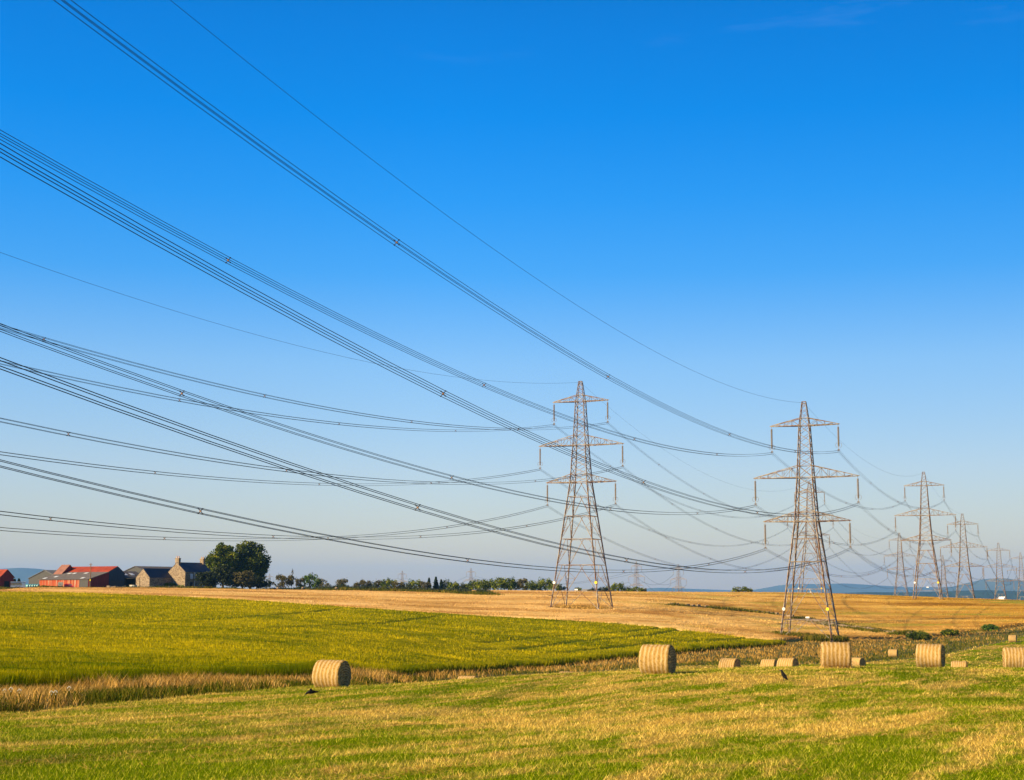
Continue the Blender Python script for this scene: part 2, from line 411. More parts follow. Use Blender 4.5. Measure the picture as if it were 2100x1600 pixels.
# ------------------------------------------------------------------ terrain height
CP = [  # photo column, row of the surface, distance (m), crop height standing there
 (0,1600,16.5,0),(0,1530,23,0),(0,1468,40,0),(0,1425,58,0),(0,1340,105,.65),(0,1275,175,.65),(0,1236,260,.65),(0,1213,345,.65),(0,1209,440,0),(0,1208,500,0),
 (350,1600,16.5,0),(350,1500,29,0),(350,1437,52,0),(350,1404,74,0),(350,1335,122,.65),(350,1274,200,.65),(350,1231,290,.65),(350,1211,400,.65),(350,1208,470,0),(350,1209,540,0),
 (700,1600,16.5,0),(700,1480,33,0),(700,1410,68,0),(700,1404,90,0),(700,1377,107,0),(700,1361,120,.65),(700,1325,155,.65),(700,1280,212,.65),(700,1243,300,.65),(700,1211,450,.65),(700,1213,540,0),
 (1050,1600,16.5,0),(1050,1390,72,0),(980,1424,106,0),(1160,1408,125,0),(1050,1371,163,0),(1050,1355,177,.65),(1050,1326,192,.65),(1050,1290,236,.65),(1050,1263,290,.65),(1050,1234,360,.65),(1050,1213,460,.65),(1050,1216,560,0),
 (1350,1600,16.5,0),(1350,1381,65,0),(1350,1379,74,0),(1350,1392,112,0),(1350,1376,155,0),(1350,1349,198,0),(1350,1312,228,.65),(1350,1287,264,.65),(1350,1250,340,.65),(1350,1216,470,.65),(1350,1219,560,0),
 (1650,1600,16.5,0),(1650,1371,69,0),(1650,1384,112,0),(1650,1367,180,0),(1650,1341,235,0),(1650,1310,284,0),(1650,1268,370,.65),(1650,1238,440,.65),(1650,1217,510,.65),(1650,1222,600,0),
 (2100,1600,16.5,0),(2100,1450,33,0),(2100,1373,82,0),(2100,1386,125,0),(2100,1352,190,0),(2100,1317,260,0),(2100,1292,310,0),(2100,1268,370,.65),(2100,1246,440,.65),(2100,1231,520,.65),(2100,1240,620,0)]
def uv(x, y): return (F*x/(y*.9915)/700.0, np.log(y)*1.6)
_c = np.array([(*uv(at(a, b, Y)[0], Y), at(a, b, Y)[2]-h) for a, b, Y, h in CP]
              +[(*uv(at(a, 1400, Y)[0], Y), h) for a, Y, h in [(1050,30,-2.62),(1050,50,-3.32),(700,50,-3.5),(1350,30,-2.53),(1350,48,-3.02),(1650,50,-3.02),(1850,30,-2.42),(2100,55,-3.2)]])
def _phi(r): return r**3
_n = len(_c); _A = np.zeros((_n+3, _n+3)); _d = np.hypot(_c[:, 0][:, None]-_c[:, 0], _c[:, 1][:, None]-_c[:, 1])
_A[:_n, :_n] = _phi(_d)+np.eye(_n)*.003; _A[:_n, _n:] = np.c_[np.ones(_n), _c[:, :2]]; _A[_n:, :_n] = _A[:_n, _n:].T
_w = np.linalg.solve(_A, np.r_[_c[:, 2], 0, 0, 0])
def height(x, y):
    x = np.atleast_1d(np.asarray(x, float)); y = np.atleast_1d(np.asarray(y, float))
    r = np.hypot(x, y); az = np.arctan2(x, y)
    azc = np.clip(az, -.36, .36); yy = np.clip(r*np.cos(azc), 15.0, 560.0)
    u = F*np.tan(azc)/.9915/700.0; v = np.log(yy)*1.6
    out = np.empty(len(x))
    for i in range(0, len(x), 20000):
        sl_ = slice(i, i+20000)
        d = np.hypot(u[sl_][:, None]-_c[:, 0], v[sl_][:, None]-_c[:, 1])
        out[sl_] = _phi(d)@_w[:_n]+_w[_n]+_w[_n+1]*u[sl_]+_w[_n+2]*v[sl_]
    near = np.clip((15.0-r*np.cos(azc))/15.0, 0, 1)
    out = out*(1-near)+(-1.75)*near
    t = np.clip((r-560)/1400, 0, 1); t = t*t*(3-2*t)
    out = out*(1-t)+(-52.0)*t
    return out
def H(x, y): return float(height([x], [y])[0])

# ------------------------------------------------------------------ field outlines (plan)
def pxY(l): return [(at(p, 1250, Y)[0], Y) for p, Y in l]
lawn_edge = [(-40,-60),(-27,0),(-19,20)] + pxY([(-120,32),(0,41),(160,46),(350,54),(560,66),(700,80),(800,100),(900,128),(1050,148),(1350,172),(1500,182),(1640,192),(1800,212),(1900,221),(2000,252),(2100,284),(2300,350)])
crop_edge = pxY([(-700,40),(-400,50),(-120,54),(0,58),(200,66),(350,74),(560,86),(700,109),(860,136),(1050,167),(1200,184),(1350,205),(1500,236),(1600,258)])   # lower edge of the barley
bw_edge = pxY([(-400,350),(-100,348),(180,346),(350,330),(700,300),(1050,285),(1350,268),(1500,262),(1600,258)])                              # barley / wheat
wheat_low = pxY([(1600,262),(1660,280),(1750,286),(1870,292),(1960,304),(2035,318),(2100,336),(2400,420)])
wheat_top = pxY([(2400,640),(2100,600),(1650,590),(1050,560),(800,470),(700,452),(500,445),(200,436),(60,432),(-20,360)])
lawn_poly = np.array(lawn_edge+[(200, 380), (200, -60)])
barley_poly = np.array(crop_edge+bw_edge[::-1])
wheat_poly = np.array([p for p in bw_edge[1:]]+wheat_low+wheat_top)
def seg_dist(x, y, P, closed=True):
    d = np.full(len(x), 1e9); n = len(P)
    for i in range(n if closed else n-1):
        ax, ay = P[i]; bx, by = P[(i+1) % n]; ex, ey = bx-ax, by-ay
        t = np.clip(((x-ax)*ex+(y-ay)*ey)/(ex*ex+ey*ey+1e-9), 0, 1)
        d = np.minimum(d, np.hypot(x-ax-t*ex, y-ay-t*ey))
    return d
def inside(x, y, P):
    c = np.zeros(len(x), bool); n = len(P); j = n-1
    for i in range(n):
        xi, yi = P[i]; xj, yj = P[j]
        if yi != yj:
            c ^= ((yi > y) != (yj > y)) & (x < (xj-xi)*(y-yi)/(yj-yi)+xi)
        j = i
    return c
def sdist(x, y, P): return seg_dist(x, y, P)*np.where(inside(x, y, P), 1, -1)

def vnoise(x, y, s, seed=0):
    """smooth value noise in numpy"""
    rs = np.random.default_rng(seed).random((256, 256)); X = x/s; Y = y/s
    i = np.floor(X).astype(int); j = np.floor(Y).astype(int); fx = X-i; fy = Y-j
    fx = fx*fx*(3-2*fx); fy = fy*fy*(3-2*fy); g = lambda a, b: rs[a % 256, b % 256]
    return (g(i, j)*(1-fx)+g(i+1, j)*fx)*(1-fy)+(g(i, j+1)*(1-fx)+g(i+1, j+1)*fx)*fy

# ------------------------------------------------------------------ ground sheet: fine where the photo looks, coarse all around, to the horizon
def polar(az, r): 
    A, R = np.meshgrid(az, r); return (np.sin(A)*R).ravel(), (np.cos(A)*R).ravel(), len(az), len(r)
def grid_faces(na, nr, keep=None, wrap=False):
    i, j = np.meshgrid(np.arange(na if wrap else na-1), np.arange(nr-1)); i = i.ravel(); j = j.ravel(); i2 = (i+1) % na
    q = np.c_[j*na+i, j*na+i2, (j+1)*na+i2, (j+1)*na+i][:, ::-1]
    if keep is not None: q = q[keep[q].any(axis=1)]
    return q
azf = np.radians(np.r_[np.arange(-180, -30, 6), np.arange(-30, -23, 1.5), np.arange(-23, 23.01, .16), np.arange(24, 30, 1.5), np.arange(30, 180, 6)])
rr = np.r_[0.5, 2, 4, 7, 10, np.exp(np.linspace(math.log(13), math.log(700), 300)), np.exp(np.linspace(math.log(740), math.log(17500), 60))]
x, y, na, nr = polar(azf, rr)
z = height(x, y)
lawnm = inside(x, y, lawn_poly)
z = z+np.where(np.hypot(x, y) < 700, (vnoise(x, y, 2.2, 1)-.5)*.07+(vnoise(x, y, .7, 2)-.5)*.03, 0)
g = link('ground', fastmesh('ground', np.c_[x, y, z], tris=grid_faces(na, nr, wrap=True), mats=[M['ground']], smooth=True)); tag(g, kind='structure')

def sheet(name, poly, hgt, az0, az1, daz, r0, r1, nr_, mats, ramp=.5, lumps=.0, tracks=None, trackw=.7, hole=None):
    x, y, na, nr = polar(np.radians(np.arange(az0, az1, daz)), np.exp(np.linspace(math.log(r0), math.log(r1), nr_)))
    d = sdist(x, y, poly)
    t = np.clip((d+.1)/ramp, 0, 1); t = t*t*(3-2*t)
    if hole is not None:
        for (hx, hy, hr) in hole:
            dd = np.hypot(x-hx, y-hy); t = np.where(dd < hr+.8, t*np.clip((dd-hr)/.8, 0, 1), t)
    z = height(x, y)+(vnoise(x, y, 2.2, 1)-.5)*.07
    trk = np.zeros(len(x))
    if tracks:
        for tr in tracks:
            dd = seg_dist(x, y, np.array(tr), False); trk = np.maximum(trk, np.clip((trackw-dd)/(trackw*.4), 0, 1))
    z = z-.35+(.35+hgt)*t-trk*.2*(hgt > .3)
    if lumps: z += t*((vnoise(x, y, .9, 5)-.5)*lumps+(vnoise(x, y, 4.5, 6)-.5)*lumps*1.2)
    q = grid_faces(na, nr, keep=(d > -1.2))
    o = link(name, fastmesh(name, np.c_[x, y, z], tris=q, mats=mats, smooth=True, attrs={'track': trk}))
    return tag(o, kind='structure')
sheet('mown_hay_field', lawn_poly, .03, -24, 24, .14, 9, 345, 300, [M['lawn']], ramp=.4)

def at_ground(px, py, lo=15, hi=600, crop=0):
    """where the line of sight through a photo pixel meets the terrain"""
    Y = np.exp(np.linspace(math.log(lo), math.log(hi), 700)); P = np.array([at(px, py, v) for v in Y])
    k = np.where(P[:, 2] < height(P[:, 0], P[:, 1])+crop)[0]
    i = k[0] if len(k) else len(Y)-1
    return (P[i, 0], P[i, 1])
def trk(pts, lo=100, hi=500): return [at_ground(a, b, lo, hi, .6) for a, b in pts]
barley_tracks = [trk([(62,1259),(85,1257),(112,1259)], 80), trk([(92,1262),(118,1262)], 80), trk([(155,1258),(163,1258)], 80), trk([(625,1299),(642,1298)], 80),
                 trk([(1600,1303),(1480,1312),(1340,1318),(1240,1330),(1150,1337),(1085,1332),(985,1328)]), trk([(1420,1288),(1330,1302),(1180,1316),(1060,1330),(960,1331)]),
                 trk([(1400,1283),(1280,1296),(1120,1306),(985,1318)]), trk([(700,1247),(640,1255),(560,1262),(430,1270),(300,1276)]), trk([(900,1262),(780,1278),(640,1284),(480,1290)])]
wheat_tracks = [trk([(1060,1262),(1300,1270),(1500,1285)], 250), trk([(760,1236),(1000,1240),(1250,1238)], 250)]
# the pylons' plan positions, line direction, heights of the earth-wire peak
TH = math.radians(20.1455); LD = Vector((math.sin(TH), math.cos(TH), 0)); AD = Vector((math.cos(TH), -math.sin(TH), 0))
PYL = {'A1': (15.14, 333.75, 45.93, 27.4), 'B1': (54.62, 283.04, 35.07, 21.6), 'A2': (124.93, 640.46, 45.58, 27.6), 'B2': (134.77, 498.44, 38.73, 19.2),
       'B3': (191.57, 649.96, 32.75, 24), 'B4': (285.95, 900.48, 28.36, 27.6), 'A3': (236.96, 936.24, 35.63, 27.6), 'A4': (350.0, 1246.0, 29.1, 24), 'B5': (407.0, 1227.0, 31.0, 24)}
holes = [(PYL['A1'][0], PYL['A1'][1], 6.2), (PYL['B2'][0], PYL['B2'][1], 5.5)]
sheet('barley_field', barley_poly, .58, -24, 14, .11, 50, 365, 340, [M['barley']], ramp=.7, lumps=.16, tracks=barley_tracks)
sheet('wheat_field', wheat_poly, .65, -22, 24, .12, 245, 640, 240, [M['wheat']], ramp=1.0, lumps=.14, tracks=wheat_tracks, trackw=.5, hole=holes)

# ------------------------------------------------------------------ blades, ears and tufts
def blades(name, P, hgt, wid, lean, tint, m, extra=None, curved=False):
    n = len(P); a = RNG.random(n)*2*np.pi; dx = np.cos(a)*wid*.5; dy = np.sin(a)*wid*.5
    la = RNG.random(n)*2*np.pi; lx = np.cos(la)*lean*hgt; ly = np.sin(la)*lean*hgt
    b0 = P+np.c_[-dx, -dy, np.zeros(n)]; b1 = P+np.c_[dx, dy, np.zeros(n)]
    if curved:
        m0 = P+np.c_[-dx*.8+lx*.3, -dy*.8+ly*.3, hgt*.6]; m1 = P+np.c_[dx*.8+lx*.3, dy*.8+ly*.3, hgt*.6]; tp = P+np.c_[lx, ly, hgt]
        V = np.stack([b0, b1, m1, m0, tp], 1).reshape(-1, 3); i = np.arange(n)*5
        T = np.concatenate([np.c_[i, i+1, i+2], np.c_[i, i+2, i+3], np.c_[i+3, i+2, i+4]]); k = 5
    else:
        tp = P+np.c_[lx, ly, hgt]; V = np.stack([b0, b1, tp], 1).reshape(-1, 3); i = np.arange(n)*3; T = np.c_[i, i+1, i+2]; k = 3
    at_ = {'tint': np.repeat(tint, k)}
    if extra is not None: at_['track'] = np.repeat(extra, k)
    return link(name, fastmesh(name, V, tris=T, mats=[m], attrs=at_))
def scatter(n, az0, az1, r0, r1, poly, margin=.0, p=0.0):
    az = np.radians(RNG.uniform(az0, az1, n)); u = RNG.random(n)
    r = np.exp(math.log(r0)+u*(math.log(r1)-math.log(r0)))
    x = np.sin(az)*r; y = np.cos(az)*r
    k = sdist(x, y, poly) > margin
    return x[k], y[k], r[k]
# mown grass: short green leaves, cut straw and loose wisps
x, y, r = scatter(420000, -22, 22, 12, 90, lawn_poly); n = len(x)
h = (.035+.05*RNG.random(n)**1.5)*(1+r/110); P = np.c_[x, y, height(x, y)+(vnoise(x, y, 2.2, 1)-.5)*.07+.0]
tag(blades('mown_grass', P, h, .006+r*.00034, .8, RNG.random(n), M['blade']), 'short mown green grass and pale straw stubble covering the foreground', 'grass', kind='stuff')
x, y, r = scatter(90000, -22, 23, 90, 345, lawn_poly); n = len(x)
P = np.c_[x, y, height(x, y)-.01]
tag(blades('mown_grass', P, (.06+.06*RNG.random(n))*(1+r/300), .05+r*.0005, .9, RNG.random(n), M['blade']), 'mown grass on the slope beyond the near rise, among the smaller bales', 'grass', kind='stuff')
# cut straw left lying in broken rows
x, y, r = scatter(120000, -22, 22, 13, 95, lawn_poly); n = len(x)
ca, sa = math.cos(ROW), math.sin(ROW); across = x*ca+y*sa; along_ = -x*sa+y*ca
cl = vnoise(across, along_*.16, .8, 51)*.55+vnoise(across, along_*.3, .3, 52)*.45+RNG.normal(0, .05, n); k = cl > .66
x, y, r = x[k], y[k], r[k]; n = len(x); P = np.c_[x, y, height(x, y)+(vnoise(x, y, 2.2, 1)-.5)*.07+.03+.03*RNG.random(n)]
tag(blades('cut_straw', P, .022+.02*RNG.random(n), .006+r*.0003, 5.5, RNG.random(n), M['vdry']), 'loose cut straw lying in broken rows on the mown grass', 'straw', kind='stuff')
# barley
x, y, r = scatter(480000, -22, 12, 50, 365, barley_poly, .1); n = len(x)
tk = np.zeros(n)
for tr in barley_tracks: tk = np.maximum(tk, (seg_dist(x, y, np.array(tr), False) < .75)*1.0)
gp = vnoise(x, y, 1.1, 9)*.5+vnoise(x, y, .42, 10)*.5; keep = (RNG.random(n) > tk*.85) & (gp+RNG.random(n)*.7 > .48+.14*np.clip((vnoise(x, y, 22, 77)-.35)*2, 0, 1)); x, y, r, tk = x[keep], y[keep], r[keep], tk[keep]; n = len(x)
gap = vnoise(x, y, 1.3, 9)*.6+vnoise(x, y, .5, 10)*.4
P = np.c_[x, y, height(x, y)+.42-tk*.3]
tag(blades('barley_ears', P, (.22+.13*RNG.random(n))*(.80+.4*gap)*(1+r/900), .014+r*.00048, .35, np.clip(RNG.random(n)*.7+gap*.4-.05, 0, 1), M['barleyb'], tk), 'ripening yellow-green barley ears standing in the middle field', 'barley', kind='stuff')
# barley seen from its edge: long stems along the lower margin
e = np.array(crop_edge); L = np.r_[0, np.cumsum(np.hypot(*(e[1:]-e[:-1]).T))]
s = RNG.random(60000)*L[-1]; i = np.clip(np.searchsorted(L, s)-1, 0, len(e)-2); t = (s-L[i])/(L[i+1]-L[i])
x = e[i, 0]*(1-t)+e[i+1, 0]*t+RNG.normal(0, .35, len(s)); y = e[i, 1]*(1-t)+e[i+1, 1]*t+RNG.normal(0, .5, len(s)); r = np.hypot(x, y)
P = np.c_[x, y, height(x, y)]
tag(blades('barley_stems', P, .62+.3*RNG.random(len(x)), .02+r*.0005, .25, RNG.random(len(x))*.15, M['barleyb'], np.zeros(len(x))), 'green barley stems along the ragged lower edge of the field', 'barley', kind='stuff')  # tint held low to paint the crop edge's shade into the stems
# wheat
x, y, r = scatter(200000, -21, 21, 245, 620, wheat_poly, .3); 
for hx, hy, hr in holes: k = np.hypot(x-hx, y-hy) > hr; x, y, r = x[k], y[k], r[k]
n = len(x); gap = vnoise(x, y*.3, 3.0, 12)
P = np.c_[x, y, height(x, y)+.45]
tag(blades('wheat_ears', P, (.22+.16*RNG.random(n))*(.8+.5*gap), .05+r*.0005, .4, np.clip(RNG.random(n)*.6+gap*.4, 0, 1), M['wheatb'], np.zeros(n)), 'ripe golden cereal ears covering the rising field below the skyline', 'cereal', kind='stuff')
# the rough strip between hay field and crops
strip_poly = np.array(lawn_edge[2:]+wheat_low[::-1]+crop_edge[::-1][:-2]+[(-45, 40)])
x, y, r = scatter(420000, -22, 21, 34, 345, strip_poly, -.15); n = len(x)
dl = seg_dist(x, y, np.array(lawn_edge), False); dc = np.minimum(seg_dist(x, y, np.array(crop_edge), False), seg_dist(x, y, np.array(wheat_low), False))
fr = dl/(dl+dc+.01); pn = vnoise(x, y, 3.2, 21)*.6+vnoise(x, y, 9, 22)*.4
far_ = np.clip((r-110)/80, 0, 1)
pv = vnoise(x, y, 1.7, 23)
dry = (fr*.8*(1-far_*.2)+pn*.9+pv*.45+RNG.normal(0, .10, n)) > .86+.10*far_*(1-fr)+.03*far_
P = np.c_[x, y, height(x, y)]
hh = np.clip(.30+.65*pn, .2, 1)*(.6+.5*RNG.random(n))*np.clip(dl/.8+.35, .3, 1)*(1-.35*far_)*(1-.5*np.clip((fr-.72)/.2, 0, 1)*(1-far_))
k = ~dry
tag(blades('verge_grass', P[k], hh[k]*.8, .008+r[k]*.00036, .45, RNG.random(k.sum()), M['vdark'], curved=True), 'rough green and olive weeds along the foot of the dry grass strip', 'weeds', kind='stuff')
k = dry & (dc > .35+.5*vnoise(x, y, 1.5, 61)) & (vnoise(x, y, .9, 41)*.6+vnoise(x, y, .35, 42)*.4+RNG.random(n)*.25 > .46)
tag(blades('dry_grass', P[k], hh[k]*.95*(1-.35*np.clip(1-dc[k]/1.5, 0, 1)), .005+r[k]*.00030, .5, RNG.random(k.sum())*(1-.25*far_[k]), M['vdry'], curved=True), 'tall tan seeding grass in the unmown strip beside the barley', 'dry grass', kind='stuff')
def patch(name, cx, cy, rx, ry, n, h, w, m, label, base=0, curved=True):
    a = RNG.random(n)*2*np.pi; q = np.sqrt(RNG.random(n)); x = cx+np.cos(a)*q*rx; y = cy+np.sin(a)*q*ry
    P = np.c_[x, y, height(x, y)+base]
    tag(blades(name, P, h*(.5+.7*RNG.random(n)), w, .4, RNG.random(n), m, curved=curved), label, 'weeds' if m is not M['vdry'] else 'dry grass', kind='stuff')
patch('verge_grass', PYL['A1'][0], PYL['A1'][1], 6.6, 6.6, 2600, 1.0, .16, M['vdry'], 'rank dry grass around the feet of the pylon standing in golden crop')
patch('verge_grass', PYL['A1'][0]-1, PYL['A1'][1]-6.0, 6.6, 1.2, 700, .7, .18, M['vdark'], 'green weeds in front of the feet of the pylon in golden crop')
patch('verge_grass', PYL['B1'][0], PYL['B1'][1], 7, 7, 3000, 1.0, .15, M['vdark'], 'green weeds growing round the feet of the largest pylon')

# ------------------------------------------------------------------ pylons
def side(d):            # width of the square lattice body, d metres below the peak
    pts = [(0, .70), (3.1, 1.5), (4.5, 1.85), (14.2, 2.83), (22.35, 3.85), (50.2, 10.9)]
    for (a, s0), (b, s1) in zip(pts, pts[1:]):
        if d <= b: return s0+(s1-s0)*(d-a)/(b-a)
    return 10.9+(d-50.2)*.253
def corners(d):
    s = side(d)/2; return [Vector((-s, -s, -d)), Vector((s, -s, -d)), Vector((s, s, -d)), Vector((-s, s, -d))]
LEV = [22.35, 25.5, 29.75, 34.75, 40.35, 46.0]
def body_mesh(low, heavy=False):
    """lattice body with its top at z=0; `low` is the drop from the lower arm to the ground"""
    D = 22.35+low; m = MB(.75); k = 1.35 if heavy else 1.0
    lv = [l for l in LEV if l < D-3.2]
    for i in range(4):                           # legs
        ds = [0, 4.5, 14.2, 22.35]+lv[1:]+[D]
        for a, b in zip(ds, ds[1:]): m.beam(corners(a)[i], corners(b)[i], (.13 if a < 4 else .19 if a < 14 else .25 if a < 22 else .30)*k)
    for d, w in ((.0, .12), (.35, .1), (3.1, .12), (4.5, .16), (12.0, .12), (14.2, .18), (20.6, .12), (22.35, .2)):
        c = corners(d)
        for i in range(4): m.beam(c[i], c[(i+1) % 4], w*k)
    def panels(a, b, n, w):
        for j in range(n):
            d0 = a+(b-a)*j/n; d1 = a+(b-a)*(j+1)/n; c0 = corners(d0); c1 = corners(d1)
            for i in range(4):
                i2 = (i+1) % 4
                m.beam(c0[i], c1[i2], w*k); m.beam(c0[i2], c1[i], w*k)
    panels(.35, 3.1, 3, .075); panels(3.1, 4.5, 1, .1); panels(4.5, 12.0, 5, .10); panels(12.0, 14.2, 1, .11); panels(14.2, 20.6, 4, .11); panels(20.6, 22.35, 1, .12)
    for a, b in zip(lv, lv[1:]+[D]):
        last = b == D; c0 = corners(a); c1 = corners(b); mid = corners((a+b)/2)
        for i in range(4):
            i2 = (i+1) % 4
            if a > 22.4: m.beam(c0[i], c0[i2], .15*k)
            top = (c0[i]+c0[i2])/2; off = (c0[i2]-c0[i])*.10
            m.beam(top-off, c1[i], .14*k); m.beam(top+off, c1[i2], .14*k)
            if a > 25:                            # secondary bracing
                q0 = (top-off+c1[i])/2; q1 = (top+off+c1[i2])/2
                m.beam(q0, mid[i], .08*k); m.beam(q1, mid[i2], .08*k)
                m.beam(q0, c0[i]*.5+mid[i]*.5, .07*k); m.beam(q1, c0[i2]*.5+mid[i2]*.5, .07*k)
                if not last: m.beam(q0, c1[i]*.5+mid[i]*.5, .07*k); m.beam(q1, c1[i2]*.5+mid[i2]*.5, .07*k)
            if a > 29 and not last: m.beam(c0[i]*.5+c0[i2]*.5, c0[(i+1) % 4]*.5+c0[(i+2) % 4]*.5, .09*k)
    for c in corners(D): m.box(c.x-.28, c.x+.28, c.y-.28, c.y+.28, c.z-.9, c.z+.12)
    return m.mesh('lattice_body', M['steel'])
ARMS = [(4.5, 3.1, 6.19, 9.30), (14.2, 12.0, 9.49, 19.05), (22.35, 20.6, 7.81, 27.19)]
def arm_mesh(i, sgn):
    zb, zt, half, _ = ARMS[i]; m = MB(.82); sb = side(zb)/2; st = side(zt)/2
    tip = Vector((half*sgn, 0, -zb+.05)); n = 3+(half > 7)+(half > 9)
    for s in (-1, 1):
        b0 = Vector((sb*sgn, s*sb, -zb)); t0 = Vector((st*sgn, s*st, -zt)); tp = tip+Vector((0, s*.12, 0))
        m.beam(b0, tp, .20, .16); m.beam(t0, tp+Vector((0, 0, .12)), .16, .13)
        pb, pt = b0, t0
        for j in range(1, n+1):
            f = j/(n+.7); nb = b0.lerp(tp, f); ntp = t0.lerp(tp, f)
            m.beam(nb, ntp, .07); m.beam(pb if j % 2 else pt, ntp if j % 2 else nb, .08)
            if s > 0:
                o1 = Vector((sb*sgn, -sb, -zb)).lerp(tip, f); m.beam(nb, o1, .07); m.beam(pb, o1, .07)
            pb, pt = nb, ntp
    m.beam(tip+Vector((-.1*sgn, 0, .05)), tip+Vector((.32*sgn, 0, .05)), .26, .18)
    return m.mesh('crossarm', M['steel'])
def insul_mesh():
    m = MB(); m.beam((0, 0, .0), (0, 0, -.45), .07)
    prof = [(.05, -.40)]; z = -.45
    for i in range(22):
        prof += [(.09, z), (.22, z-.06), (.20, z-.10), (.09, z-.13)]; z -= .165
    prof += [(.05, z-.02)]
    m.lathe(prof, 8); m.beam((0, 0, z), (0, 0, -4.75), .09)
    return m.mesh('insulator', M['insul'])
def ring_mesh():
    m = MB()
    for s in (-1, 1):
        m.tube([(s*(.30+.26*math.sin(a)), 0, -3.85-.42*math.cos(a)) for a in np.linspace(-.4, math.pi+.9, 12)], .03, 4)
    return m.mesh('arcing_ring', M['ring'])
def yoke_mesh():
    m = MB(); m.extr([(-.24, -4.86), (.24, -4.86), (.10, -4.62), (-.10, -4.62)], -.03, .03, 'y')
    for sx in (-.16, .16):
        for z in (-4.66, -4.98): m.box(sx-.04, sx+.04, -.22, .22, z-.05, z+.04)
    return m.mesh('yoke', M['ring'])
def guard_mesh(low):
    m = MB(); d = 22.35+low-2.9; c = corners(d)
    for i in range(4):
        p, q = c[i], c[(i+1) % 4]
        for o in (0, .25): m.beam(p+Vector((0, 0, o)), q+Vector((0, 0, o)), .045)
        o = Vector((p.x, p.y, 0)).normalized()
        for o2 in (-.3, 0, .3): m.beam(p+Vector((0, 0, o2*.4)), p+o*.9+Vector((o2, o2, .05)), .06)
    return m.mesh('anti_climb_guard', M['steel'])
armM = [[arm_mesh(i, s) for s in (-1, 1)] for i in range(3)]
insM, ringM, yokeM = insul_mesh(), ring_mesh(), yoke_mesh()
bodies = {}
def sign_mesh(col, disc):
    m = MB()
    if disc: m.lathe([(.30, -.02), (.30, .02)], 12, axis='y')
    else: m.box(-.26, .26, -.02, .02, -.2, .2)
    return m.mesh('number_plate' if not disc else 'danger_sign', col)
dsM, npM = sign_mesh(M['yellow'], True), sign_mesh(M['white'], True)
def pylon(key, label, group, loc=None, rz=None, detail=True):
    if key: X, Y, zt, low = PYL[key]
    else: X, Y, zt, low = loc
    root = empty('pylon', (X, Y, zt+.2-22.35-low), -TH if rz is None else rz)
    tag(root, label, 'pylon', group)
    up = (0, 0, 22.35+low)
    if low not in bodies: bodies[low] = (body_mesh(low), guard_mesh(low))
    link('lattice_body', bodies[low][0], root, up)
    if detail:
        link('anti_climb_guard', bodies[low][1], root, up)
        d = 22.35+low-5.6; s = side(d)/2
        link('danger_sign', dsM, root, (s, -s-.2, -d+up[2])); link('number_plate', npM, root, (-s, -s-.2, -d+up[2]))
        pl = MB(); pl.box(-.35, .35, -.02, .02, -.14, .14); pl.build('name_plate', M['white'], root, loc=(.35, -s-.35, up[2]-d-1.5))
    for i in range(3):
        for j, s in enumerate((-1, 1)):
            link('crossarm', armM[i][j], root, up)
            zb, _, half, _ = ARMS[i]
            q = link('insulator', insM, root, (half*s, 0, up[2]-zb))
            link('yoke', yokeM, q)
            if detail: link('arcing_ring', ringM, q)
    return root
SHORT = {'A1': 'the pylon in golden crop', 'B1': 'largest pylon', 'A2': 'the pylon showing through the largest', 'B2': 'the tallest skyline pylon', 'B3': 'second tallest skyline pylon',
         'B4': 'small cottage-side pylon', 'A3': 'small left skyline pylon', 'A4': 'the dim short-armed pylon', 'B5': 'the right-edge pylon'}
GP = 'lattice pylons marching over the fields'
pylon('A1', 'tall rusty lattice pylon standing in the golden crop near the picture centre', GP)
pylon('B1', 'largest lattice pylon, standing just behind the straw bales on the right', GP)
pylon('A2', 'lattice pylon seen directly through the legs and body of the largest pylon', GP)
pylon('B2', 'tallest brown lattice pylon standing on the right-hand skyline', GP)
pylon('B3', 'second tallest skyline pylon, just right of the tallest skyline one', GP)
pylon('B4', 'small slim skyline pylon above the white cottage at right', GP)
pylon('A3', 'small pale pylon on the skyline left of the tallest skyline pylon', GP)
def anchor(key, label):
    X, Y, zt, low = PYL[key]; root = empty('anchor_pylon', (X, Y, zt+.2-22.35-low), -TH); tag(root, label, 'pylon', 'anchor pylons with level insulators')
    up = (0, 0, 22.35+low); link('lattice_body', body_mesh(low, True), root, up)
    for i in range(3):
        for j, s in enumerate((-1, 1)):
            zb, _, half, _ = ARMS[i]; a = link('crossarm', armM[i][j], root, up); a.scale = (1.1, 1.6, 1)
            for e in (-1, 1):
                q = link('insulator', insM, root, (half*1.1*s, 0, up[2]-zb)); q.rotation_euler = (e*math.radians(83), 0, 0)
            jm = MB(); jm.tube([(0, 4.7*math.cos(t), -.5-2.6*math.sin(t)) for t in np.linspace(0, math.pi, 10)], .05, 4)
            jm.build('jumper_loop', M['cable'], root, loc=(half*1.1*s, 0, up[2]-zb))
    return root
anchor('A4', 'heavier grey pylon with level insulators, dim behind the tallest skyline pylon')
anchor('B5', 'heavy grey lattice pylon with level insulators cut by the right edge')
GF = 'faint pylons of the distant line'
FAR = [(1305, 1152, 1430, 44, 'faint distant pylon above the low trees right of the golden crop pylon'), (1391, 1158, 1455, 46, 'faint distant pylon just left of the largest pylon, above bare skyline'),
       (966, 1166, 1790, 28, 'faint distant pylon rising above the two dark conifers'), (825, 1171, 1950, 28, 'faint distant pylon above the middle of the treeline'), (553, 1177, 2200, 28, 'faint distant pylon just right of the big farm trees')]
farpts = []
for px, py, Y, rot, lab in FAR:
    X, _, zt = at(px, py, Y); farpts.append((X, Y, zt, -math.radians(rot)))
    pylon(None, lab, GF, loc=(X, Y, zt, 27.6), rz=-math.radians(rot), detail=False)

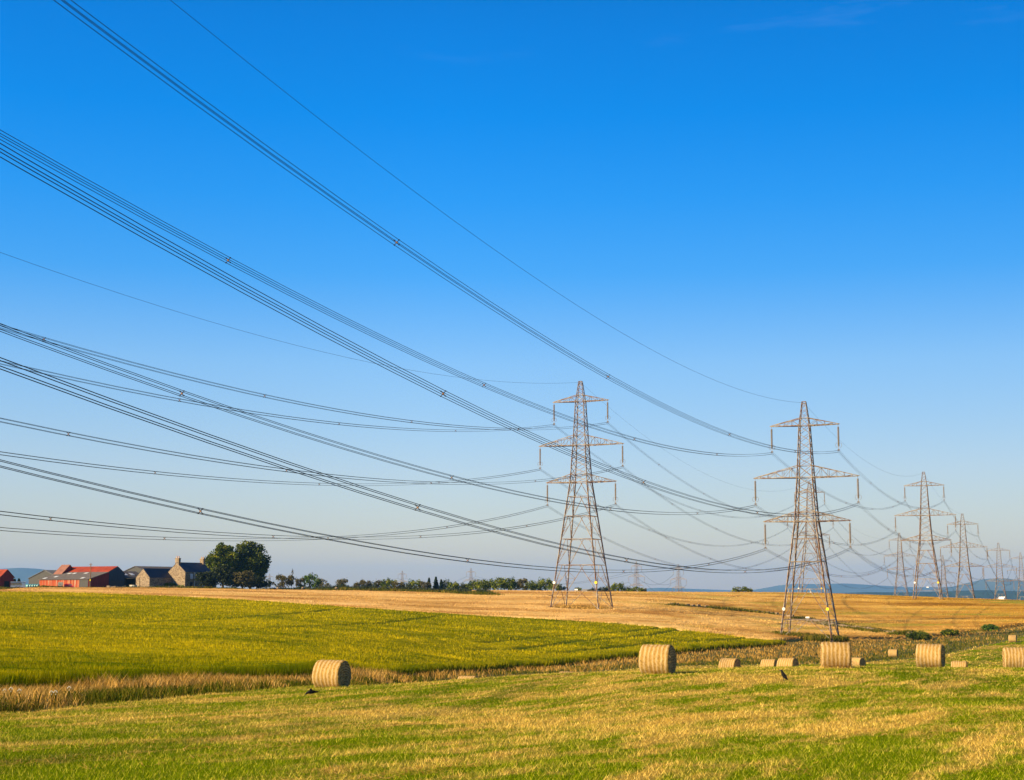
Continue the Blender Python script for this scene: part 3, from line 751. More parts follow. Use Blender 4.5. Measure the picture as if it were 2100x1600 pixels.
# ------------------------------------------------------------------ conductors
spM = None
def spacer_mesh():
    m = MB(); h = .16
    for sx in (-1, 1):
        for sz in (-1, 1):
            m.beam((0, 0, 0), (sx*h, 0, sz*h), .036); m.box(sx*h-.034, sx*h+.034, -.05, .05, sz*h-.034, sz*h+.034)
    m.cur = 1; m.box(-.055, .055, -.04, .04, -.055, .055)
    return m.mesh('spacer', [M['spacer'], M['spacerc']])
spM = spacer_mesh()
def cable_mesh(ptf, L, r, seg=10.0):
    n = max(8, int(L/seg)); return [ptf(L*i/n) for i in range(n+1)]
def bundle(o, d, zf, L, label, group, spac, r=.022, four=True):
    """o: start point, d: direction in plan, zf(s): height along it"""
    root = empty('conductor_bundle' if four else 'earth_wire', o); tag(root, label, 'power cable', group)
    rz = math.atan2(-d[0], d[1]); root.rotation_euler = (0, 0, rz)
    if four:
        me = MB().tube([(0, s, zf(s)-o[2]) for s in np.linspace(0, L, max(10, int(L/8)))], r, 4).mesh('conductor', M['cable'], True)
        for sx in (-.16, .16):
            for sz in (-.16, .16): link('conductor', me, root, (sx, 0, sz))
        for s in spac:
            if s < L:
                q = link('spacer', spM, root, (0, s, zf(s)-o[2])); 
    else:
        MB().tube([(0, s, zf(s)-o[2]) for s in np.linspace(0, L, max(10, int(L/8)))], r, 4).build('wire_strand', M['cable'], root, smooth=True)
    return root
FIT = {('A1','E'):(-.149428,.000455),('A1','TR'):(-.149612,.000454),('A1','TL'):(-.145169,.000425),('A1','MR'):(-.145655,.00044),('A1','ML'):(-.140792,.000418),('A1','LR'):(-.14478,.000434),('A1','LL'):(-.144559,.000431),
 ('B1','E'):(-.109897,.000466),('B1','TR'):(-.107932,.000458),('B1','TL'):(-.110086,.000463),('B1','MR'):(-.109546,.000461),('B1','ML'):(-.097685,.000423),('B1','LR'):(-.096771,.000423),('B1','LL'):(-.09493,.000415)}
NM = {'T': 'top', 'M': 'middle', 'L': 'lower'}; SD = {'L': 'left', 'R': 'right'}
def armpt(k, a):
    X, Y, zt, _ = PYL[k]
    if a == 'E': return Vector((X, Y, zt))
    i = 'TML'.index(a[0]); o = ARMS[i][2]*(1 if a[1] == 'R' else -1)
    return Vector((X, Y, zt-ARMS[i][3]))+AD*o
for k in ('A1', 'B1'):
    for a in ('E', 'TR', 'TL', 'MR', 'ML', 'LR', 'LL'):
        p = armpt(k, a); A, B = FIT[(k, a)]; d = -LD
        f = lambda s, z0=p.z, A=A, B=B: z0+A*s+B*s*s
        sp = [57.5, 105.5, 151, 195, 243, 290] if k == 'A1' else [47.5, 96, 149.5, 197, 245, 295]
        if a == 'E': lab = f'single overhead wire reaching the peak of {SHORT[k]}'
        else: lab = f'overhead four-wire cable reaching the {NM[a[0]]} {SD[a[1]]} arm of {SHORT[k]}'
        bundle(tuple(p), (d.x, d.y), f, 345, lab, 'cables sweeping overhead' if a != 'E' else 'earth wires', sp, r=.021 if a != 'E' else .018, four=a != 'E')
for k1, k2 in (('A1', 'A2'), ('A2', 'A3'), ('A3', 'A4'), ('B1', 'B2'), ('B2', 'B3'), ('B3', 'B4'), ('B4', 'B5')):
    for a in ('E', 'TR', 'TL', 'MR', 'ML', 'LR', 'LL'):
        p, q = armpt(k1, a), armpt(k2, a); L = (q-p).xy.length; d = (q-p).xy/L; B = .00044
        f = lambda s, z0=p.z, z1=q.z, L=L: z0+(z1-z0)*s/L+B*s*(s-L)
        if a == 'E': lab = f'single wire between {SHORT[k1]} and {SHORT[k2]} peaks'
        else: lab = f'{NM[a[0]]} {SD[a[1]]} cable from {SHORT[k1]} to {SHORT[k2]}'
        bundle(tuple(p), d, f, L, lab, 'cables between the pylons' if a != 'E' else 'earth wires', list(np.arange(45, L-20, 50)), r=.018, four=a != 'E')
order = [1, 0, 2, 3, 4]
for (i1, i2), lb in zip(((1, 0), (0, 2), (2, 3), (3, 4)), ('between the two faint pylons beside the largest', 'from conifer pylon to low-tree pylon', 'between the faint pylons over the treeline', 'from the treeline pylon to the one beside the farm trees')):
    for i in range(3):
        for s in (-1, 1):
            X, Y, zt, rz = farpts[i1]; X2, Y2, z2, rz2 = farpts[i2]; h = ARMS[i][2]*s
            p = Vector((X+math.cos(rz)*h, Y+math.sin(rz)*h, zt-ARMS[i][3])); q = Vector((X2+math.cos(rz2)*h, Y2+math.sin(rz2)*h, z2-ARMS[i][3]))
            L = (q-p).xy.length; d = (q-p).xy/L; B = 11/(L*L/4)
            f = lambda t, z0=p.z, z1=q.z, L=L, B=B: z0+(z1-z0)*t/L+B*t*(t-L)
            bundle(tuple(p), d, f, L, f'faint {("top", "middle", "lower")[i]} {"left" if s < 0 else "right"} cable {lb}', 'cables of the distant line', [], r=.09, four=False)

# ------------------------------------------------------------------ round straw bales
def bale_mesh(seed):
    rg = np.random.default_rng(seed); n, k = 56, 22; R, L = .625, 1.22; vs = []
    ph = rg.random(6)*6.28
    xs = np.r_[-L/2, -L/2+.02, np.linspace(-L/2+.06, L/2-.06, k-4), L/2-.02, L/2]
    for ix, xx in enumerate(xs):
        e = min(abs(xx+L/2), abs(xx-L/2)); rr_ = R*(1-.05*max(0, 1-e/.05)**2)
        for j in range(n):
            a = 2*math.pi*j/n
            r = rr_*(1+.012*math.sin(3*a+ph[0])+.010*math.sin(5*a+ph[1]+xx*3)+.014*math.sin(2*a+ph[3])*math.sin(xx*2.4+ph[4])+.008*math.cos(xx*38+ph[2])+rg.normal(0, .010))
            z = math.sin(a)*r; yv = math.cos(a)*r
            if z < -R*.93: z = -R*.93-(abs(z)-R*.93)*.25
            vs.append((xx+rg.normal(0, .006), yv, z+R*.94))
    fs = [(i*n+j, i*n+(j+1) % n, (i+1)*n+(j+1) % n, (i+1)*n+j) for i in range(k-1) for j in range(n)]; mi = [0]*len(fs)
    for side_ in (0, 1):                          # rings of straw on each end
        base = 0 if side_ == 0 else (k-1)*n; prev = base
        for q in (.86, .7, .5, .3, .12):
            b = len(vs)
            for j in range(n):
                v = vs[base+j]; c = R*.94
                vs.append((v[0]+(-1 if side_ else 1)*(-.02*(1-q))+rg.normal(0, .018), v[1]*q, c+(v[2]-c)*q))
            for j in range(n):
                f_ = (prev+j, b+j, b+(j+1) % n, prev+(j+1) % n); fs.append(f_ if side_ == 0 else f_[::-1]); mi.append(1)
            prev = b
        fs.append(tuple(range(prev, prev+n)) if side_ else tuple(range(prev, prev+n))[::-1]); mi.append(1)
    me = bpy.data.meshes.new('straw_roll'); me.from_pydata(vs, [], fs); me.materials.append(M['bale']); me.materials.append(M['baleend'])
    me.polygons.foreach_set('material_index', mi); me.polygons.foreach_set('use_smooth', [True]*len(fs)); me.update()
    return me
def wisp_mesh(seed):
    rg = np.random.default_rng(seed); m = MB()
    for _ in range(420):
        a = rg.random()*6.283; s = rg.choice((-1, 1)); x0 = s*.61 if rg.random() < .5 else rg.uniform(-.6, .6)
        r = .63 if abs(x0) < .6 else rg.uniform(.35, .63); p = Vector((x0, math.cos(a)*r, math.sin(a)*r+.59))
        if p.z < .02: continue
        q = p+Vector((rg.normal(0, .05), rg.normal(0, .04), rg.normal(0, .04)))+(Vector((s*.03, 0, 0)) if abs(x0) > .6 else Vector((0, math.cos(a), math.sin(a)))*.03)
        m.beam(p, q, .012, .004, 3)
    return m.mesh('loose_straw', M['bale'])
baleM = [bale_mesh(s) for s in (1, 2, 3, 9)]; wispM = [wisp_mesh(s) for s in (4, 5)]
GB = 'round straw bales lying on the mown field'
BALES = [  # px, base row, distance, tilt of axis (deg, clockwise), label
 (680, 1410, 67.5, 22, 'straw bale nearest the left, its dark right end showing', 1.0),
 (1349, 1379, 62.5, 22, 'large straw bale in front of the barley tip, its right end in shade'),
 (1715, 1369, 68.5, 9, 'large straw bale directly in front of the largest pylon, side-on'),
 (1909, 1369, 76, 24, 'large straw bale right of the largest pylon, below the dark bushes'),
 (2083, 1371, 84, 12, 'large straw bale cut off by the right edge'),
 (960, 1424, 106, 20, 'sunken straw bale showing only its top, nearest of two in the dip'),
 (1164, 1408, 124, 20, 'sunken straw bale tip, right of the other one in the dip'),
 (1497, 1387, 112, 32, 'small straw bale half hidden by the rise, left of a close pair'),
 (1578, 1391, 138, 26, 'low straw bale top just left of the small bale before the largest pylon'),
 (1616, 1387, 112, 33, 'small straw bale right of the low bale top'),
 (1760, 1369, 172, 48, 'small straw bale tucked against the right side of a large one'),
 (1832, 1347, 225, 24, 'tiny straw bale alone on green between two large bales'),
 (1968, 1381, 128, 22, 'small straw bale top right of the large bale below the bushes'),
 (2077, 1318, 262, 24, 'tiny straw bale highest on the slope at the right edge')]
for i, b in enumerate(BALES):
    px, py, Y, tilt, lab = b[:5]; X, _, z0 = at(px, py, Y); zg = H(X, Y)
    rt = empty('straw_bale', (X, Y, zg-.03), -math.radians(tilt)); tag(rt, lab, 'straw bale', GB)
    rt.scale = [(1, 1, 1), (1.0, 1, 1), (1.03, 1, .98)][i % 3]
    s = 1.28/1.22 if i == 0 else 1.0
    q = link('straw_roll', baleM[i % 4], rt); q.scale = (s*1.0, 1, 1)
    if Y < 130: link('loose_straw', wispM[i % 2], rt)

# ------------------------------------------------------------------ birds
def skin(name, V, E, R, m, parent, sub=2):
    me = bpy.data.meshes.new(name); me.from_pydata(V, E, []); o = link(name, me, parent)
    o.modifiers.new('s', 'SKIN'); me.materials.append(m)
    for i, r in enumerate(R): me.skin_vertices[0].data[i].radius = (r, r)
    me.skin_vertices[0].data[0].use_root = True
    md = o.modifiers.new('u', 'SUBSURF'); md.levels = sub; md.render_levels = sub
    dg = bpy.context.evaluated_depsgraph_get(); ev = o.evaluated_get(dg)
    nm = bpy.data.meshes.new_from_object(ev); o.modifiers.clear(); o.data = nm
    for p in nm.polygons: p.use_smooth = True
    return o
def bird(X, Y, rz, pose, label):
    rt = empty('crow', (X, Y, H(X, Y)+.02), rz); tag(rt, label, 'crow', 'crows on the mown grass'); rt.scale = (1.2, 1.2, 1.2)
    if pose == 'stand':
        V = [(0, 0, .165), (.035, 0, .225), (.05, 0, .275), (.062, 0, .312), (.092, 0, .312), (-.035, 0, .12), (-.075, 0, .075), (-.115, 0, .03)]
        R = [.058, .050, .034, .033, .014, .045, .026, .018]; beak = ((.085, 0, .314), (.145, 0, .304))
    else:
        V = [(0, 0, .125), (.07, 0, .120), (.115, 0, .095), (.15, 0, .065), (.17, 0, .052), (-.07, 0, .125), (-.14, 0, .120), (-.22, 0, .125)]
        R = [.060, .050, .034, .032, .014, .045, .026, .018]; beak = ((.165, 0, .055), (.205, 0, .02))
    b = skin('body', V, [(0, 1), (1, 2), (2, 3), (3, 4), (0, 5), (5, 6), (6, 7)], R, M['feather'], rt)
    m = MB(); m.beam(beak[0], beak[1], .026, .004, 6); m.build('beak', M['beak'], rt)
    for s in (-1, 1):
        w = MB(); z = .13 if pose == 'stand' else .135
        kx = .6 if pose == 'stand' else 1
        w.add([(.05*kx, s*.052, z+.08), (-.02*kx, s*.066, z+.07), (-.10*kx, s*.050, z-.015), (-.19*kx, s*.018, z-.09 if pose == 'stand' else z), (-.06, s*.058, z-.03), (.03, s*.056, z-.01)], [(0, 1, 2, 3, 4, 5)])
        w.add([(.05*kx, s*.040, z+.08), (-.02*kx, s*.050, z+.07), (-.10*kx, s*.034, z-.015), (-.19*kx, s*.010, z-.09 if pose == 'stand' else z), (-.06, s*.044, z-.03), (.03, s*.044, z-.01)], [(5, 4, 3, 2, 1, 0)])
        w.build('wing', M['feather'], rt)
        l = MB(); l.beam((.0, s*.03, .12), (.015, s*.03, .055), .016, .010, 5); l.beam((.015, s*.03, .055), (.005, s*.03, 0), .009, .009, 5)
        for a in (-.5, 0, .5, math.pi): l.beam((.005, s*.03, .004), (.005+.04*math.cos(a), s*.03+.04*math.sin(a), .0), .008, .004, 4)
        l.build('leg', M['beak'], rt)
bx, by = at_ground(1608, 1399, 30, 68); bird(bx, by, math.radians(165), 'stand', 'black crow standing upright below the large bale in front of the pylon')
bx, by = at_ground(638, 1429, 30, 66); bird(bx, by, math.radians(190), 'peck', 'black crow crouched on the grass just below the leftmost bale')

# ------------------------------------------------------------------ trees
def leaves(name, C, size, m, tint, flat=.0):
    n = len(C); nrm = RNG.normal(size=(n, 3)); nrm[:, 2] = np.abs(nrm[:, 2])+.3; nrm /= np.linalg.norm(nrm, axis=1)[:, None]
    a = np.cross(nrm, RNG.normal(size=(n, 3))); a /= np.linalg.norm(a, axis=1)[:, None]; b = np.cross(nrm, a)
    s = (size*(.6+.8*RNG.random(n)))[:, None]
    V = np.stack([C-a*s, C-b*s*.6, C+a*s, C+b*s*.6], 1).reshape(-1, 3)
    i = np.arange(n)*4
    return fastmesh(name, V, tris=np.c_[i, i+1, i+2, i+3], mats=[m], attrs={'tint': np.repeat(tint, 4)})
def crown_pts(seed, rx, rz, zc, nclump, per, shell=.55, cr=.22, fill=None):
    rg = np.random.default_rng(seed); P = []; T = []
    for i in range(nclump):
        while 1:
            d = rg.normal(size=3); d /= np.linalg.norm(d)
            if d[2] > -.75: break
        q = shell+(1-shell)*rg.random()**.6; lump = .90+.17*math.sin(d[0]*4+seed)*math.cos(d[1]*3+d[2]*3+seed)
        c = np.array([d[0]*rx*q*lump, d[1]*rx*q*lump, zc+d[2]*rz*q*lump]); r = cr*rx*(.6+.8*rg.random()); tn = rg.random()*.5
        o = rg.normal(size=(per, 3)); o /= np.linalg.norm(o, axis=1)[:, None]; o *= (r*(.45+.6*rg.random(per)))[:, None]; o[:, 2] *= .7
        P.append(c+o); T.append(np.clip(tn+rg.random(per)*.5, 0, 1))
    return np.concatenate(P), np.concatenate(T)
def trunk_mesh(h, r, zc, rx, seed):
    rg = random.Random(seed); m = MB()
    m.tube([(0, 0, -.6), (.05*r, 0, h*.3), (0, .1*r, h*.6), (0, 0, h)], [r*1.3, r, r*.8, r*.55], 8)
    for i in range(7):
        a = i*2.4+rg.random(); e = Vector((math.cos(a)*rx*.6, math.sin(a)*rx*.6, zc+rg.uniform(-.2, .6)*rx))
        s = Vector((0, 0, h*rg.uniform(.6, .98))); m.tube([s, s.lerp(e, .5)+Vector((0, 0, .06*rx)), e], [r*.42, r*.28, r*.08], 5)
    return m.mesh('trunk', M['bark'])
def tree(name, loc, label, group, seed, hgt, rx, m, nclump, per, leaf, cat='tree', low=.22, shell=.5, cr=.22):
    rt = empty(name, loc, random.random()*6.28); tag(rt, label, cat, group)
    rz = hgt*(1-low)/2; zc = hgt-rz
    P, T = crown_pts(seed, rx, rz, zc, nclump, per, shell, cr)
    link('crown', leaves('crown', P, leaf*np.ones(len(P)), m, T), rt)
    link('trunk', trunk_mesh(zc, max(.06, rx*.06), zc, rx, seed), rt)
    return rt
def conifer(name, loc, label, group, seed, hgt, rx, cat='tree'):
    rt = empty(name, loc); tag(rt, label, cat, group); rg = np.random.default_rng(seed); P = []
    for z in np.linspace(.12, .98, 26):
        rad = rx*(1-z)**.8*(.75+.4*rg.random())
        for a in rg.random(9)*6.283:
            k = rg.random((26, 1))**.7; p = np.c_[np.cos(a)*rad*k, np.sin(a)*rad*k, z*hgt-k*rad*.25]; P.append(p+rg.normal(0, .10, p.shape))
    P = np.concatenate(P); link('crown', leaves('crown', P, np.full(len(P), .20), M['needle'], rg.random(len(P))), rt)
    m = MB(); m.tube([(0, 0, -.5), (0, 0, hgt*.97)], [rx*.09, .03], 6); m.build('trunk', M['bark'], rt)
    return rt
def base_of(px, top, Y):       # a tree whose top reaches photo row `top`
    X, _, zt = at(px, top, Y); zg = H(X, Y); return X, Y, zg, zt-zg
# the two great trees beside the farmhouse
X, Y, zg, h = base_of(459, 1115, 512); tree('broadleaf_tree', (X, Y, zg), 'great broad green tree rising beside the farmhouse, left of its darker twin', 'great trees by the farm', 3, h, 6.0, M['leaf'], 190, 110, .34, low=.06, cr=.25, shell=.40)
X, Y, zg, h = base_of(515, 1111, 516); tree('broadleaf_tree', (X, Y, zg), 'great dark round tree on the right of the farmhouse pair', 'great trees by the farm', 8, h, 6.4, M['leafm'], 190, 110, .34, low=.04, cr=.25, shell=.40)
FT = [(424, 1171, 469, 3.5, 'leafd', 'very dark round shrub tree hiding the right end of the farmhouse'),
      (459, 1158, 496, 3.6, 'leafd', 'dark tree below the left great tree crown'),
      (498, 1170, 486, 4.6, 'leafo', 'olive brown bushy tree below the right great tree'),
      (527, 1180, 495, 3.2, 'leafd', 'dark bush at the right foot of the great trees')]
for i, (px, top, Y, rx, m, lab) in enumerate(FT):
    X, Y, zg, h = base_of(px, top, Y); tree('bushy_tree', (X, Y, zg), lab, 'lesser trees around the farmhouse', 20+i, h, rx, M[m], 70, 80, .26, low=.0)
X, Y, zg, h = base_of(344, 1192, 472); tree('shrub', (X, Y, zg), 'bright green shrub in front of the stone barn wall', None, 31, h, 2.7, M['leafb'], 40, 50, .18, 'shrub', low=0)
X, Y, zg, h = base_of(368, 1199, 470); tree('shrub', (X, Y, zg), 'small green shrub between the stone barn and farmhouse corner', None, 32, h, 1.2, M['leafb'], 18, 40, .15, 'shrub', low=0)
X, Y, zg, h = base_of(30, 1189, 505); conifer('conifer', (X, Y, zg), 'small dark conifer behind the livestock trailer, left one', 'conifers behind the trailer', 1, h, 1.3)
X, Y, zg, h = base_of(39, 1188, 508); conifer('conifer', (X, Y, zg), 'small dark conifer behind the livestock trailer, right one', 'conifers behind the trailer', 2, h, 1.3)
# far treeline: prototypes, then copies
def proto(seed, m, low, shell=.5, ncl=34, per=46, cr=.26):
    P, T = crown_pts(seed, 1.0, .5*(1-low), 1-.5*(1-low), ncl, per, shell, cr)
    return leaves('crown', P, np.full(len(P), .062), m, T), trunk_mesh(.55, .05, .6, .7, seed)
PR = {'g': proto(51, M['leaf'], .1), 'd': proto(52, M['leafd'], .05), 'b': proto(53, M['leafb'], .06), 'o': proto(54, M['leafo'], .08), 's': proto(55, M['leafo'], .1, .3, 16, 22, .2), 'k': proto(56, M['leaf'], .0)}
LINE = [(548,1190,14,'d'),(582,1182,34,'o'),(598,1173,15,'s'),(616,1188,16,'o'),(636,1180,27,'b'),(655,1189,14,'o'),(670,1193,22,'s'),(704,1190,22,'o'),(733,1197,18,'o'),(748,1192,20,'o'),(763,1196,16,'d'),
 (778,1193,24,'o'),(798,1190,26,'g'),(816,1195,22,'o'),(833,1198,18,'d'),(852,1192,28,'g'),(870,1195,20,'o'),(915,1192,16,'d'),(930,1196,22,'g'),(945,1199,20,'d'),(960,1200,18,'g'),(974,1193,26,'g'),(990,1192,26,'k'),
 (1006,1191,26,'g'),(1022,1188,28,'k'),(1042,1188,30,'g'),(1056,1191,22,'d'),(1072,1189,20,'o'),(1088,1194,24,'k'),(1102,1196,20,'g'),(1118,1189,28,'g'),(1136,1197,18,'k'),(1150,1201,14,'d'),
 (1186,1207,13,'g'),(1213,1208,12,'d'),(1236,1206,18,'d'),(1252,1205,18,'g'),(1267,1198,24,'g'),(1285,1206,14,'d'),(1303,1206,26,'k'),(1319,1208,12,'o'),(1522,1206,34,'k')]
KN = {'g': 'green rounded tree', 'd': 'dark small-crowned tree', 'b': 'bright green ball-shaped tree', 'o': 'brown-tinged tree', 's': 'thin sparse tree', 'k': 'dense mid-green tree'}
ORD = ['first','second','third','fourth','fifth','sixth','seventh','eighth','ninth','tenth','eleventh','twelfth','thirteenth','fourteenth','fifteenth','sixteenth']
cnt = {}
tot = {k: sum(1 for l in LINE if l[3] == k) for k in KN}
rg = random.Random(5)
for i, (px, top, w, k) in enumerate(LINE):
    Y = rg.uniform(575, 610) if px > 640 else rg.uniform(530, 545)
    X, Y, zg, h = base_of(px, top-2, Y); cnt[k] = cnt.get(k, 0)+1
    rt = empty('treeline_tree', (X, Y, zg), rg.random()*6.28)
    if px == 1522: lab = 'lone low dark tree on the skyline left of the largest pylon'
    elif tot[k] == 1: lab = f'{KN[k]} standing out in the far treeline'
    else: lab = f'{KN[k]} in the far treeline, {ORD[cnt[k]-1]} of its kind from the left'
    tag(rt, lab, 'tree', 'trees of the far treeline')
    r = w*.5*Y/F*1.4
    for nm, me in zip(('crown', 'trunk'), PR[k]):
        o = link(nm, me, rt); o.scale = (r, r, h)
for i, (px, top, Y, rx, lab) in enumerate([(880,1186,590,1.3,'left small conifer of the pointed group in the far treeline'),(894,1184,592,1.9,'tallest pointed conifer in the far treeline'),(905,1189,588,1.4,'right pointed conifer of the group in the far treeline')]):
    X, Y, zg, h = base_of(px, top, Y); conifer('conifer', (X, Y, zg), lab, 'conifers of the far treeline', 60+i, h, rx)
# bushes at the end of the field wall
for i, (px, py, top, Y, rx, m, lab) in enumerate([(1885,1318,1294,288,2.5,'leaf','olive bush before the field wall end, leftmost of three'),(1950,1314,1296,300,1.8,'leaf','low green bush in the strip, middle of three'),(2033,1304,1285,315,1.9,'leafb','bright green round bush in the strip, rightmost of three')]):
    X, _, _ = at(px, py, Y); zg = H(X, Y); h = max(1.4, at(px, top, Y)[2]-zg); tree('bush', (X, Y, zg-.1), lab, 'bushes in the rough strip', 70+i, h, rx, M[m], 60, 60, .13, 'bush', low=0, shell=.35)
    b = empty('bush', (0, 0, 0)) if False else None

# cow parsley at the left of the verge
for i, (px, py) in enumerate([(8, 1430), (38, 1440), (20, 1446), (104, 1436), (112, 1446), (140, 1442)]):
    X, Y = at_ground(px, py+24, 38, 62); rt = empty('cow_parsley', (X, Y, H(X, Y))); tag(rt, 'white-flowered cow parsley stem in the verge at the left', 'wild flower', 'cow parsley stems at the left')
    s = MB(); f = MB(); hgt = .44+.08*(i % 3); rt.scale = (.6, .6, 1)
    s.tube([(0, 0, 0), (.02, 0, hgt*.5), (0, .02, hgt)], .008, 4)
    for j in range(6):
        a = j*1.05; e = Vector((math.cos(a)*.07, math.sin(a)*.07, hgt+.08+.02*(j % 3))); s.beam((0, 0, hgt*.86), e, .006)
        f.lathe([(.005, -.012), (.026, .0), (.018, .008), (.004, .02)], 8, c=tuple(e))
    f.lathe([(.005, -.012), (.03, .0), (.02, .008), (.004, .02)], 8, c=(0, .02, hgt+.03))
    s.build('stem', M['vdark'], rt); f.build('flower_head', M['flower'], rt)

# ------------------------------------------------------------------ field walls
def stone_wall(name, pts, hgt, wid, label, step=.45, gaps=.0):
    e = [Vector((p[0], p[1], 0)) for p in pts]; rg = random.Random(len(pts)*7+3); m = MB(); o = e[0]
    for a, b in zip(e, e[1:]):
        L = (b-a).length; d = (b-a)/L; n_ = Vector((-d.y, d.x, 0)); k = int(L/step)
        zs = height([ (a+d*(i+.5)*step).x for i in range(max(k, 1))], [(a+d*(i+.5)*step).y for i in range(max(k, 1))])
        for i in range(k):
            if rg.random() < gaps: continue
            c = a+d*(i+.5)*step; z = zs[i]; hh_ = hgt*rg.uniform(.72, 1.1)
            for lay in range(2):
                z0 = z-.3 if lay == 0 else z+hh_*.55; z1 = z+hh_*.55 if lay == 0 else z+hh_
                w = wid*(1 if lay == 0 else .75)*rg.uniform(.85, 1.1); l = step*rg.uniform(.42, .56)
                V = [c+d*sx*l+n_*sy*w*.5+Vector((0, 0, zz+rg.uniform(-.04, .04)))-Vector((o.x, o.y, 0)) for zz in (z0, z1) for sy in (-1, 1) for sx in (-1, 1)]
                m.add(V, [(0, 2, 3, 1), (4, 5, 7, 6), (0, 1, 5, 4), (2, 6, 7, 3), (0, 4, 6, 2), (1, 3, 7, 5)])
    ob = m.build(name, M['stone'], loc=(o.x, o.y, 0)); return tag(ob, label, 'stone wall')
w1 = [at_ground(a, b, 250, 520, .65) for a, b in [(1370,1241),(1460,1247),(1560,1256),(1640,1268),(1700,1281),(1780,1292),(1870,1302)]]
stone_wall('dry_stone_wall', w1, 1.15, .7, 'tumbled dry stone field wall running down between the two golden fields', .8, .10)
def along(pts, n, sp, hgt, wid, m, label, base=0):
    e = np.array(pts); L = np.r_[0, np.cumsum(np.hypot(*(e[1:]-e[:-1]).T))]; s = RNG.random(n)*L[-1]
    i = np.clip(np.searchsorted(L, s)-1, 0, len(e)-2); t = (s-L[i])/(L[i+1]-L[i])
    x = e[i, 0]*(1-t)+e[i+1, 0]*t+RNG.normal(0, sp, n); y = e[i, 1]*(1-t)+e[i+1, 1]*t+RNG.normal(0, sp, n)
    P = np.c_[x, y, height(x, y)+base]
    tag(blades('verge_grass', P, hgt*(.5+.7*RNG.random(n))*(.4+.9*vnoise(x, y, 5, 31)), wid, .5, RNG.random(n), m, curved=True), label, 'weeds', kind='stuff')
along(w1, 14000, 1.5, 1.15, .20, M['vdark'], 'dark green weeds and nettles smothering the field wall between the golden fields')
w2 = [at(a, 1216, Y)[:2] for a, Y in [(560,520),(640,500),(760,480),(850,462),(920,445),(1000,415)]]
along(w2, 9000, .7, 1.7, .3, M['leafd'], 'dark leafy strip standing in for the shadowed line before the far treeline')  # dark leaf colour stands in for the shadow along this line
w2b = [at(a, 1216, Y)[:2] for a, Y in [(650,470),(760,455),(850,444),(930,428),(1010,405)]]
along(w2b, 9000, 1.6, 1.3, .22, M['vdark'], 'band of green grass in front of the far treeline wall')
along([at(a, 1216, Y)[:2] for a, Y in [(-40,445),(60,444),(140,442),(220,446),(330,452),(430,458),(540,468)]], 16000, 1.8, .9, .2, M['vdark'], 'rough green grass along the front of the farmyard')
w3 = [at(a, 1212, Y)[:2] for a, Y in [(219,455),(240,454),(259,455)]]
stone_wall('garden_wall', w3, 1.0, .5, 'low rubble wall in front of the dark barn gable', .5)
w4 = [at(a, 1212, Y)[:2] for a, Y in [(308,457),(345,459),(405,462)]]
stone_wall('garden_wall', w4, .95, .5, 'low stone garden wall in front of the farmhouse', .5)

# ------------------------------------------------------------------ farm buildings
FR = -math.radians(32)
def bld(name, px, Y, label, cat='barn', dz=0.0, rz=FR):
    X, _, _ = at(px, 1208, Y); r = empty(name, (X, Y, 1.0+dz), rz); return tag(r, label, cat)
def gable_y(root, x0, x1, y0, y1, eave, ridge, wm, rm, over=.25, wname='wall', rname='roof', th=.14):
    xm = (x0+x1)/2
    MB().extr([(x0, -1.5), (x1, -1.5), (x1, eave), (xm, ridge), (x0, eave)], y0, y1, 'y').build(wname, wm, root)
    sl_ = (ridge-eave)/(xm-x0); m = MB()
    for s in (-1, 1):
        xe = xm+s*(xm-x0+over); ze = eave-sl_*over
        m.extr([(xe, ze+.02), (xm+s*.001, ridge+.02), (xm+s*.001, ridge+th), (xe, ze+th)], y0-over, y1+over, 'y')
    return m.build(rname, rm, root)
def gable_x(root, x0, x1, y0, y1, eave, ridge, wm, rm, over=.25, th=.14, e2=None, ym=None):
    ym = (y0+y1)/2 if ym is None else ym; e2 = eave if e2 is None else e2
    MB().extr([(y0, -1.5), (y1, -1.5), (y1, e2), (ym, ridge), (y0, eave)], x0, x1, 'x').build('wall', wm, root)
    m = MB()
    for ye, ze, s in ((y0, eave, -1), (y1, e2, 1)):
        k = (ridge-ze)/abs(ym-ye)
        m.extr([(ye+s*over, ze-k*over+.02), (ym+s*.001, ridge+.02), (ym+s*.001, ridge+th), (ye+s*over, ze-k*over+th)], x0-over, x1+over, 'x')
    return m.build('roof', rm, root)
# E: the long red barn with its grey lean-to
E = bld('red_barn', 181, 465, 'long rusty red barn with a wide grey lean-to roof and red ridge')
MB().extr([(0, -1.5), (8.1, -1.5), (8.1, 5.0), (0, 2.75)], -21.7, -.03, 'x').build('wall', M['redsheet'], E)
MB().extr([(0.02, -1.5), (8.08, -1.5), (8.08, 4.95), (0.02, 2.7)], -.03, .05, 'x').build('gable_cladding', M['darkred'], E)
lr = MB().extr([(-.3, 2.72), (8.15, 5.08), (8.15, 5.2), (-.3, 2.86)], -21.95, .3, 'x').build('lean_to_roof', M['greyroof'], E)
def skylights(parent, spots, w=1.0, l=1.6):
    for (x, y, z, ry, rx) in spots:
        q = MB(); q.box(-w/2, w/2, -l/2, l/2, -.01, .03); o = q.build('skylight', M['skylight'], parent, loc=(x, y, z)); o.rotation_euler = (rx, ry, 0)
sl8 = math.atan(2.36/8.45)
skylights(lr, [(x, y, 2.86+(y+.3)*2.34/8.45+.02, 0, sl8) for x, y in ((-20.2, .9), (-17.2, 2.6), (-3.6, 1.0), (-15.4, 6.3), (-13.2, 6.3), (-8.2, 6.5))], 1.3, 1.1)
